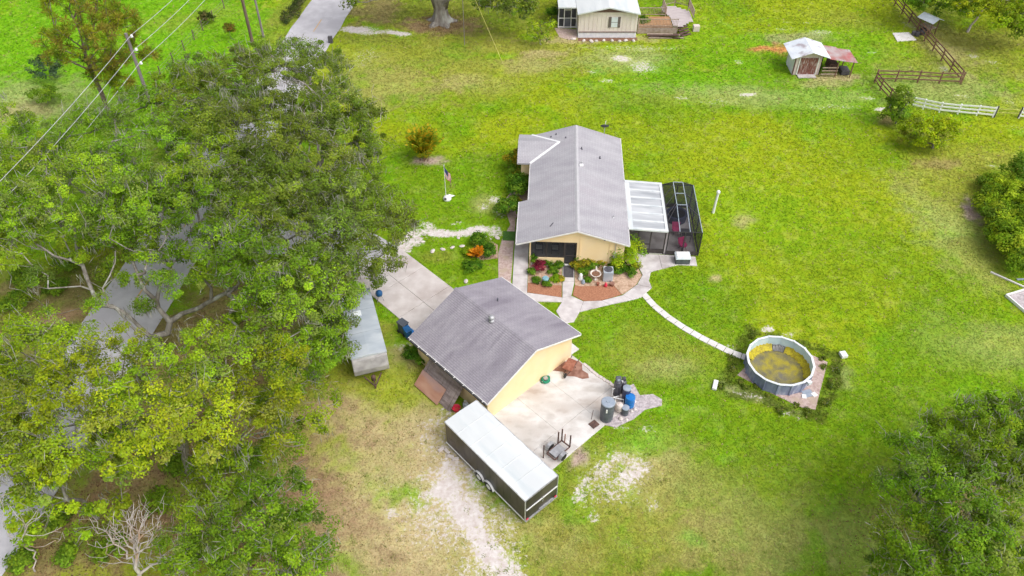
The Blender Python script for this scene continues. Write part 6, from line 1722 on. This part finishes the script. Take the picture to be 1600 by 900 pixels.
for a in (0, 2.1, 4.2): MB().bar((.12 * math.cos(a), .12 * math.sin(a), .58), (.32 * math.cos(a), .32 * math.sin(a), 0), .03).build('leg', MAT['steel'], t)
dn = MB()
# garden ornaments
def orn(name, label, cat, px, py, prof, m, z=0.03):
    p = site(px, py); t = thing(name, label, cat, (p.x, p.y, z)); MB().lathe(prof, 16).build('body', MAT[m], t, smooth=True); return t
t = orn('birdbath', 'cream birdbath with a small figure on its rim in the mulch bed', 'birdbath', 930, 437, [(.18, 0), (.16, .06), (.07, .12), (.08, .42), (.2, .5), (.42, .62), (.45, .66), (.40, .66), (.32, .60)], 'ceramic'); MB().lathe([(.33, .605), (.01, .60)], 16).build('basin_soil', MAT['soil'], t)
MB().lathe([(.08, .64), (.1, .75), (.05, .9), (.07, .98), (.02, 1.04)], 8, (.05, .36, 0)).build('figure', MAT['ceramic'], t)
orn('garden_statue', 'white garden figure beside the birdbath', 'statue', 907, 437, [(.2, 0), (.22, .12), (.12, .3), (.16, .45), (.08, .6), (.01, .66)], 'white_paint')
orn('garden_statue', 'small grey-green figure at the walk end of the mulch bed', 'statue', 911, 443, [(.16, 0), (.16, .12), (.1, .3), (.02, .42)], 'tank_lid')
orn('flower_pot', 'teal glazed pot in the porch bed beside the red bush', 'pot', 852, 441, [(.14, 0), (.24, .2), (.26, .42), (.2, .48), (.12, .44)], 'teal')
orn('flower_pot', 'small brown pot at the right of the mulch bed', 'pot', 956, 447, [(.12, 0), (.19, .25), (.2, .3), (.15, .28)], 'mud')
orn('garden_gnome', 'small red garden ornament in the mulch bed', 'ornament', 946, 448, [(.12, 0), (.14, .15), (.08, .3), (.03, .42)], 'red')
orn('flower_pot', 'terracotta pot on the mulch below the birdbath', 'pot', 934, 446, [(.08, 0), (.13, .2), (.14, .24), (.1, .22)], 'rust')
p = site(949, 436)
hp = thing('heat_pump', 'white heat pump with round black fan top below the gable', 'heat pump', (p.x, p.y, .03), HTH)
MB().box((0, 0, .5), (.78, .78, 1.0)).build('cabinet', MAT['camper'], hp, bevel=.06)
MB().lathe([(.34, 1.0), (.34, 1.02), (.3, 1.03), (.01, 1.04)], 20).build('fan_grille', MAT['tank_black'], hp)
for k in range(4): MB().bar((.3 * math.cos(k * .785), .3 * math.sin(k * .785), 1.05), (-.3 * math.cos(k * .785), -.3 * math.sin(k * .785), 1.05), .02).build('grille_bar', MAT['tank_grey'], hp)
MB().lathe([(.05, 0), (.05, .02)], 8, (.18, -.4, .15), m=Matrix.Rotation(R(90), 3, 'X')).build('valve', MAT['charcoal'], hp)
for i in range(6):
    p = hpt(-3.35 + .4 * i, .18); o = MB().box((0, 0, .12), (.34, .2, .22)).build('planter_block', MAT['stone'], bevel=.02); o.location = (p[0], p[1], .02); o.rotation_euler = (0, 0, HTH)
    tag(o, ORD[5 - i] + ' pale block from the porch door under the half wall', 'block', 'blocks under the porch half wall')
for i, (u, v) in enumerate(((-2.9, 1.8), (-1.6, 1.8))):
    p = hpt(u, v); t = thing('porch_chair', ['dark chair with pale cushion at the far left of the screened porch', 'dark chair with pale cushion nearer the porch door'][i], 'chair', (p[0], p[1], .08), HTH)
    box('seat', (0, 0, .42), (.6, .6, .06), MAT['charcoal'], t); box('backrest', (0, .3, .75), (.6, .06, .6), MAT['charcoal'], t); box('cushion', (0, 0, .5), (.52, .52, .1), MAT['cushion'], t, bevel=.03)
    for x in (-.27, .27):
        for y in (-.27, .27): box('leg', (x, y, .2), (.04, .04, .4), MAT['charcoal'], t)
# in and by the enclosure
for i, (u, v, lab) in enumerate(((8.35, 4.6, 'magenta seat deeper inside the screened enclosure'), (8.75, 2.7, 'magenta seat near the front of the screened enclosure'))):
    p = hpt(u, v); t = thing('patio_chair', lab, 'chair', (p[0], p[1], .08), HTH + .4 * i)
    MB().lathe([(.3, .38), (.33, .44), (.3, .52), (.01, .54)], 14).build('cushion', MAT['magenta'], t); MB().add([(-.3, .2, .45), (.3, .2, .45), (.33, .36, .95), (-.33, .36, .95), (-.3, .26, .45), (.3, .26, .45), (.33, .42, .95), (-.33, .42, .95)], [(0, 1, 2, 3), (7, 6, 5, 4), (0, 4, 5, 1), (1, 5, 6, 2), (2, 6, 7, 3), (3, 7, 4, 0)]).build('backrest', MAT['magenta'], t)
    for a in range(4): MB().bar((.2 * math.cos(a * 1.57 + .8), .2 * math.sin(a * 1.57 + .8), .4), (.3 * math.cos(a * 1.57 + .8), .3 * math.sin(a * 1.57 + .8), 0), .03).build('leg', MAT['charcoal'], t)
p = hpt(9.1, 4.0); t = thing('patio_table', 'small dark table inside the screened enclosure', 'table', (p[0], p[1], .08), HTH)
box('table_top', (0, 0, .7), (.8, .9, .05), MAT['charcoal'], t)
for x in (-.35, .35):
    for y in (-.4, .4): box('leg', (x, y, .34), (.05, .05, .68), MAT['charcoal'], t)
p = hpt(8.6, 6.6); t = thing('hot_tub', 'round blue-grey tub at the back of the screened enclosure', 'tub', (p[0], p[1], .08))
MB().lathe([(.85, 0), (.9, .6), (.88, .66), (.72, .66), (.68, .3), (.01, .28)], 24).build('shell', MAT['navy'], t); MB().lathe([(.70, .52), (.01, .52)], 24).build('water', MAT['teal'], t)
p = hpt(8.55, 1.2); t = thing('deck_box', 'white storage box with rounded lid before the screened enclosure', 'box', (p[0], p[1], .055), HTH + .05)
MB().box((0, 0, .28), (1.15, .8, .55)).build('chest', MAT['tank_grey'], t, bevel=.05); MB().box((0, 0, .62), (1.3, .95, .16), taper=.88).build('lid', MAT['pane_white'], t, bevel=.05)
box('lid_pad', (0, 0, .72), (1.0, .7, .05), MAT['trim'], t, bevel=.02)
for i, (du, px_) in enumerate(((0, 0),)): pass
# white vent post on the lawn
p = site(1114, 332); t = thing('vent_post', 'leaning white post standing alone on the big lawn', 'post', (p.x, p.y, 0))
MB().tube([(0, 0, -.05), (.02, 0, .5), (.1, .05, 2.0)], [.13, .11, .1], 10).build('pipe', MAT['white_paint'], t); MB().lathe([(.1, 2.0), (.16, 2.05), (.16, 2.2), (.1, 2.28), (.01, 2.3)], 12, (.1, .05, 0)).build('cap', MAT['white_paint'], t)
# satellite dish on the house far corner
p = hpt(2.6, 15.15); t = thing('satellite_dish', 'dark satellite dish on a mast behind the house ridge', 'dish', (p[0], p[1], 0), HTH)
MB().tube([(0, 0, 0), (0, 0, 3.5)], .035, 8).build('mast', MAT['steel'], t)
MB().lathe([(.01, 0), (.2, .03), (.38, .11), (.4, .12), (.38, .09), (.2, .0), (.01, -.03)], 18, (0, 0, 3.55), m=Matrix.Rotation(R(-50), 3, 'X')).build('reflector', MAT['tank_black'], t); MB().bar((0, 0, 3.5), (.1, .45, 3.95), .03).build('feed_arm', MAT['trim'], t)
# flag
p = site(697, 309); fl = thing('flag_pole', 'small flagpole with a drooping striped flag on the front lawn', 'flag', (p.x, p.y, 0))
MB().tube([(0, 0, 0), (0, 0, 3.4)], [.028, .02], 8).build('pole', MAT['white_paint'], fl); MB().lathe([(.01, 3.4), (.06, 3.45), (.01, 3.5)], 8).build('finial', MAT['steel'], fl)
cl = MB(); nx_, nz_ = 13, 13
def fpt(i, j):   # i along the fly, j down the hoist; the cloth hangs limp
    s_ = i / nx_
    return (.03 + .85 * s_ * (1 - .4 * s_), .14 * math.sin(s_ * 9 + j * .25) * s_, 3.3 - 1.0 * j / nz_ - 1.15 * s_ - .12 * math.sin(s_ * 7))
for j in range(nz_):
    for i in range(nx_):
        mi = 2 if (j < 7 and i < 5) else (0 if j % 2 == 0 else 1)
        cl.add([fpt(i, j), fpt(i, j + 1), fpt(i + 1, j + 1), fpt(i + 1, j)], [(0, 1, 2, 3)], mi)
cl.build('cloth', [MAT['flag_red'], MAT['flag_white'], MAT['flag_blue']], fl)
p = site(699, 312); t = thing('lawn_ornament', 'white eagle-like lawn figure at the foot of the flagpole', 'ornament', (p.x, p.y, 0), .4)
MB().lathe([(.34, 0), (.38, .15), (.28, .34), (.14, .44), (.01, .48)], 12).build('body', MAT['white_paint'], t, smooth=True)
MB().add([(.2, -.15, .3), (.75, .0, .22), (.2, .2, .42), (.25, 0, .12)], [(0, 1, 2), (0, 3, 1), (1, 3, 2), (0, 2, 3)]).build('wing', MAT['white_paint'], t); box('dark_head', (-.25, -.22, .3), (.2, .16, .16), MAT['charcoal'], t, bevel=.04)
# small stones round the island bed and the sand walk
for i, (px, py, s_) in enumerate([(660, 378, .18), (676, 393, .22), (692, 390, .2), (707, 387, .18), (716, 372, .16), (722, 385, .2), (728, 440, .2), (758, 370, .15), (765, 376, .2), (777, 372, .22)]):
    q = site(px, py); o = MB().lathe([(s_ * .9, 0), (s_, s_ * .3), (s_ * .5, s_ * .6), (.01, s_ * .65)], 7).build('landscape_stone', MAT['stone']); o.location = (q.x, q.y, 0); o.scale = (1.3, .8, 1); o.rotation_euler = (0, 0, i * 1.3)
    tag(o, 'pale landscape stone by the island bed, ' + ORD[i] + ' from the driveway side', 'stone', 'landscape stones around the island bed')
o = MB().box((0, 0, .4), (.5, .35, .8), taper=.95).build('mailbox_post', MAT['charcoal'], bevel=.03); q = site(517, 67); o.location = (q.x, q.y, 0)
tag(o, 'dark box standing at the road edge by the sandy track', 'mailbox')

# ------------------------------------------------------------------ fences
def fence(name, label, pts, post_h, zs, pm, rm, pw=.12, rw=(.05, .13), posts=True):
    t = thing(name, label, 'fence', (pts[0][0], pts[0][1], 0))
    o = Vector((pts[0][0], pts[0][1], 0))
    P = [Vector((p[0], p[1], 0)) - o for p in pts]
    for p in P:
        j = random.uniform(-.05, .05)
        MB().bar(p - Vector((0, 0, .1)), p + Vector((j, 0, post_h)), pw).build('post', MAT[pm], t)
    for a, b in zip(P[:-1], P[1:]):
        off = (b - a).normalized().cross(Vector((0, 0, 1))) * (pw * .5 + .02)
        for z in zs:
            d1, d2 = random.uniform(-.03, .03), random.uniform(-.03, .03)
            MB().bar(a + off + Vector((0, 0, z + d1)), b + off + Vector((0, 0, z + d2)), rw[0], rw[1]).build('rail', MAT[rm], t)
    return t
BZ = (.4, .85, 1.25)
fence('paddock_fence', 'brown three-rail fence run facing the camera across the paddock corner', [(38.55, 76.5), (40.75, 76.45), (43.0, 76.25), (45.2, 76.0), (47.45, 75.9)], 1.4, BZ, 'brown_wood', 'brown_wood')
fence('paddock_fence', 'long brown three-rail fence run going away to the top edge', [(47.5, 76.3)] + [(47.45 - .04 * i, 76.3 + 2.35 * i) for i in range(1, 13)], 1.4, BZ, 'brown_wood', 'brown_wood')
fence('paddock_fence', 'short brown fence return behind the dark upright tree', [(38.45, 76.2), (38.5, 74.6), (38.75, 72.6), (39.0, 70.8)], 1.4, BZ, 'brown_wood', 'brown_wood')
fence('white_fence', 'white three-rail fence behind the yellow-green bush tree', [(40.2, 71.6), (41.6, 70.9), (43.0, 70.3), (44.7, 69.95), (46.5, 69.7), (48.0, 69.4)], 1.15, (.3, .68, 1.05), 'white_paint', 'white_paint', .12, (.05, .15))
fence('white_fence', 'white fence stub at the right frame edge beyond the wire gap', [(50.5, 69.2), (52.3, 69.0), (54.1, 68.8), (55.9, 68.6)], 1.15, (.3, .68, 1.05), 'white_paint', 'white_paint', .12, (.05, .15))
t = thing('wire_gate', 'thin orange wires closing the gap between the white fences', 'gate', (48.1, 69.35, 0))
for z in (.55, .95): MB().tube([(0, 0, z), (2.35, -.15, z - .02)], .022, 5).build('wire', MAT['wire_yellow'], t)
for x in (.02, 2.33): MB().bar((x, -.06 * x, 0), (x, -.06 * x, 1.25), .1).build('post', MAT['charcoal'], t)
fence('wire_fence', 'wire stock fence on dark posts along the pasture', [(-37.6, 77.5), (-37.2, 80.5), (-36.85, 83.4), (-36.5, 86.0), (-36.2, 88.4), (-35.7, 91.0), (-35.2, 94.2), (-34.8, 97.2), (-34.4, 100.2), (-34, 103)], 1.25, (.4, .75, 1.1), 'pole', 'pole_grey', .09, (.015, .015))
for i, (px, py) in enumerate([(1432, 56), (1441, 50), (1447, 48), (1428, 55), (1440, 54)]):
    loose('feed_bucket', 'dark feed tub beside the brown fence below the tin shelter', 'bucket', px, py, (.4, .6, .5), 'charcoal', .5 * i, .06, None, 'dark tubs by the brown fence')

# ------------------------------------------------------------------ poles and lines
def upole(name, label, x, y, h, r, m, ins=()):
    t = thing(name, label, 'pole', (x, y, 0)); MB().tube([(0, 0, -.2), (0, 0, h)], [r, r * .72], 12).build('shaft', MAT[m], t)
    for z in ins:
        MB().bar((0, 0, z - .1), (.42, 0, z - .02), .08).build('bracket', MAT['steel'], t); MB().lathe([(.09, 0), (.13, .05), (.07, .1), (.12, .16), (.05, .24)], 10, (.42, 0, z - .05)).build('insulator', MAT['white_paint'], t)
    return t
upole('utility_pole', 'brown utility pole behind the oaks beside the road', -29.5, 84.8, 12.2, .19, 'pole', (11.6, 10.4, 9.2))
upole('utility_pole', 'thin grey pole right beside the brown utility pole', -28.7, 86.6, 10.5, .14, 'pole_grey')
upole('utility_pole', 'utility pole with three white insulators rising from the oak crowns', -32.3, 62.9, 12.0, .18, 'pole_grey', (11.7, 10.5, 9.25))
upole('service_pole', 'slender pole on the far lawn held by a guy wire', -5.4, 84.8, 9.0, .04, 'pole_grey')
for k, z in enumerate((11.85, 10.65, 9.4)):
    A, B, C_ = Vector((-31.9, 62.9, z)), Vector((-29.1, 84.8, z - .1)), Vector((-36.7, 22.9, z))
    pts = []
    for (s_, e_, sag) in ((C_, A, .9), (A, B, .35), (B, B + (B - A) * 2, .8)):
        for i in range(12):
            q = i / 12; p = s_.lerp(e_, q); p.z -= sag * 4 * q * (1 - q); pts.append(p)
    pts.append(B + (B - A) * 2)
    o = MB().tube(pts, .02, 5).build('power_line', MAT['wire']); tag(o, ['uppermost of three overhead lines crossing above the oaks', 'middle of three overhead lines above the oaks', 'lowest of three overhead lines above the oaks'][k], 'power line')
o = MB().tube([(-5.4, 84.8, 8.8), (-3.2, 82.6, 4.4), (-.95, 80.2, 0)], [.014, .02, .028], 6).build('guy_wire', MAT['wire_yellow']); tag(o, 'yellow guy wire slanting down to the far lawn', 'wire')

# ------------------------------------------------------------------ grass blades
N = 520000
u_ = rng.uniform(0, 1, N)
y_ = 19.5 + 80 * u_ ** 1.75
half = (.724 * y_ + 29.3) * .66
x_ = rng.uniform(-1, 1, N) * half
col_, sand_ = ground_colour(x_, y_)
keep = rng.uniform(0, 1, N) > sand_ * 1.7
for poly in HARD: keep &= ~inside(x_, y_, poly)
hcor = [hpt(-3.7, .5), hpt(3.75, .5), hpt(3.75, 14.4), hpt(-3.7, 14.4)]
for poly in (hcor, [gpt(-3.95, .6), gpt(4, .6), gpt(4, 7.6), gpt(-3.95, 7.6)], [hpt(4, 2), hpt(9.95, 1.9), hpt(9.95, 8.4), hpt(4, 8.4)], [(7.5, 86.4), (14.4, 86.4), (14.4, 103), (7.5, 103)]): keep &= ~inside(x_, y_, poly)
keep &= (x_ - PC[0]) ** 2 + (y_ - PC[1]) ** 2 > 2.3 ** 2
x_, y_, col_ = x_[keep], y_[keep], col_[keep]
N = len(x_)
tall = .55 + .9 * fbm(x_ * .8, y_ * .8, 44) ** 2 * 1.6
sz = (.05 + .0011 * (y_ - 20)) * rng.uniform(.6, 1.5, N)
o_ = inside(x_, y_, POOL_OUT) & ~inside(x_, y_, POOL_IN)
h_ = sz * .5 * tall * np.where(o_, 2.2, 1.0)
lean = unit(rng.normal(size=(N, 2))) * (sz * rng.uniform(.8, 1.7, N))[:, None]
az = np.arctan2(lean[:, 1], lean[:, 0]) + np.pi / 2
bx_, by_ = np.cos(az) * sz * .5, np.sin(az) * sz * .5
z0 = .0
V = np.stack([np.stack([x_ - bx_, y_ - by_, np.full(N, z0)], -1), np.stack([x_ + bx_, y_ + by_, np.full(N, z0)], -1), np.stack([x_ + lean[:, 0], y_ + lean[:, 1], h_], -1)], 1).reshape(-1, 3)
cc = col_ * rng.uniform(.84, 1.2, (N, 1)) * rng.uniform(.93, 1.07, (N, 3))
straw_ = rng.uniform(0, 1, N) < .05
cc[straw_] = np.array((.38, .31, .14)) * rng.uniform(.7, 1.2, (straw_.sum(), 1))
# taller tufts and weeds standing out of the mown turf
NT = 5200
ut_ = rng.uniform(0, 1, NT); ty = 20 + 62 * ut_ ** 1.5; tx = rng.uniform(-1, 1, NT) * (.724 * ty + 29.3) * .64
tcol, tsand = ground_colour(tx, ty)
tk = np.ones(NT, bool)
for poly in HARD + [hcor, [gpt(-3.95, .6), gpt(4, .6), gpt(4, 7.6), gpt(-3.95, 7.6)], [hpt(4, 2), hpt(9.95, 1.9), hpt(9.95, 8.4), hpt(4, 8.4)]]: tk &= ~inside(tx, ty, poly)
tk &= (tx - PC[0]) ** 2 + (ty - PC[1]) ** 2 > 2.4 ** 2
tk &= fbm(tx * .25, ty * .25, 71) + rng.uniform(-.12, .12, NT) > .47
tx, ty, tcol = tx[tk], ty[tk], tcol[tk]; NT = len(tx); K = 9
bx = np.repeat(tx, K) + rng.normal(size=NT * K) * .09; by = np.repeat(ty, K) + rng.normal(size=NT * K) * .09
hh = np.repeat(rng.uniform(.05, .15, NT), K) * rng.uniform(.6, 1.2, NT * K)
ln = unit(rng.normal(size=(NT * K, 2))) * (hh * rng.uniform(.6, 1.3, NT * K))[:, None]
pe = np.stack([-ln[:, 1], ln[:, 0]], -1); pe = unit(pe) * .022
Vt = np.stack([np.stack([bx - pe[:, 0], by - pe[:, 1], bx * 0], -1), np.stack([bx + pe[:, 0], by + pe[:, 1], bx * 0], -1), np.stack([bx + ln[:, 0], by + ln[:, 1], hh], -1)], 1).reshape(-1, 3)
tc_ = np.repeat(tcol * .55 + np.array((.15, .30, .008)) * .45, K, 0) * np.repeat(rng.uniform(.75, 1.25, (NT, 1)), K, 0) * rng.uniform(.85, 1.15, (NT * K, 1))
V = np.concatenate([V, Vt]); cc = np.concatenate([cc, tc_]); N = len(V) // 3
gr = link('grass', np_mesh('grass', V, np.arange(N * 3).reshape(N, 3), np.repeat(np.clip(cc, 0, 1), 3, 0)), MAT['grass'])
tag(gr, 'short mown grass blades covering the lawn', 'grass', kind='stuff')
# leaf litter under the oaks
N = 20000
c0 = np.array([(-20, 28, 8), (-24, 38, 9), (-15, 45, 6), (-14, 21, 5), (-25, 24, 5), (24, 23, 6), (-31, 48, 7), (-8.4, 90.6, 4)])
k_ = rng.integers(0, len(c0), N)
xy = c0[k_, :2] + rng.normal(size=(N, 2)) * c0[k_, 2:3] * .42
ok = np.ones(N, bool)
for poly in HARD: ok &= ~inside(xy[:, 0], xy[:, 1], poly)
xy = xy[ok]; N = len(xy)
cc = np.array([(.26, .14, .07), (.34, .20, .11), (.18, .10, .06), (.30, .24, .12)])[rng.integers(0, 4, N)] * rng.uniform(.7, 1.2, (N, 1))
v, f, c = leaf_quads(np.concatenate([xy, rng.uniform(.04, .09, (N, 1))], 1), unit(rng.normal(size=(N, 3)) * .5 + np.array((0, 0, 1.))), rng.uniform(.07, .14, N), rng.uniform(.04, .09, N), cc)
ll = link('leaf_litter', np_mesh('leaf_litter', v, f, c), MAT['leaf'])
tag(ll, 'fallen brown leaves lying under the oaks', 'leaf litter', kind='stuff')
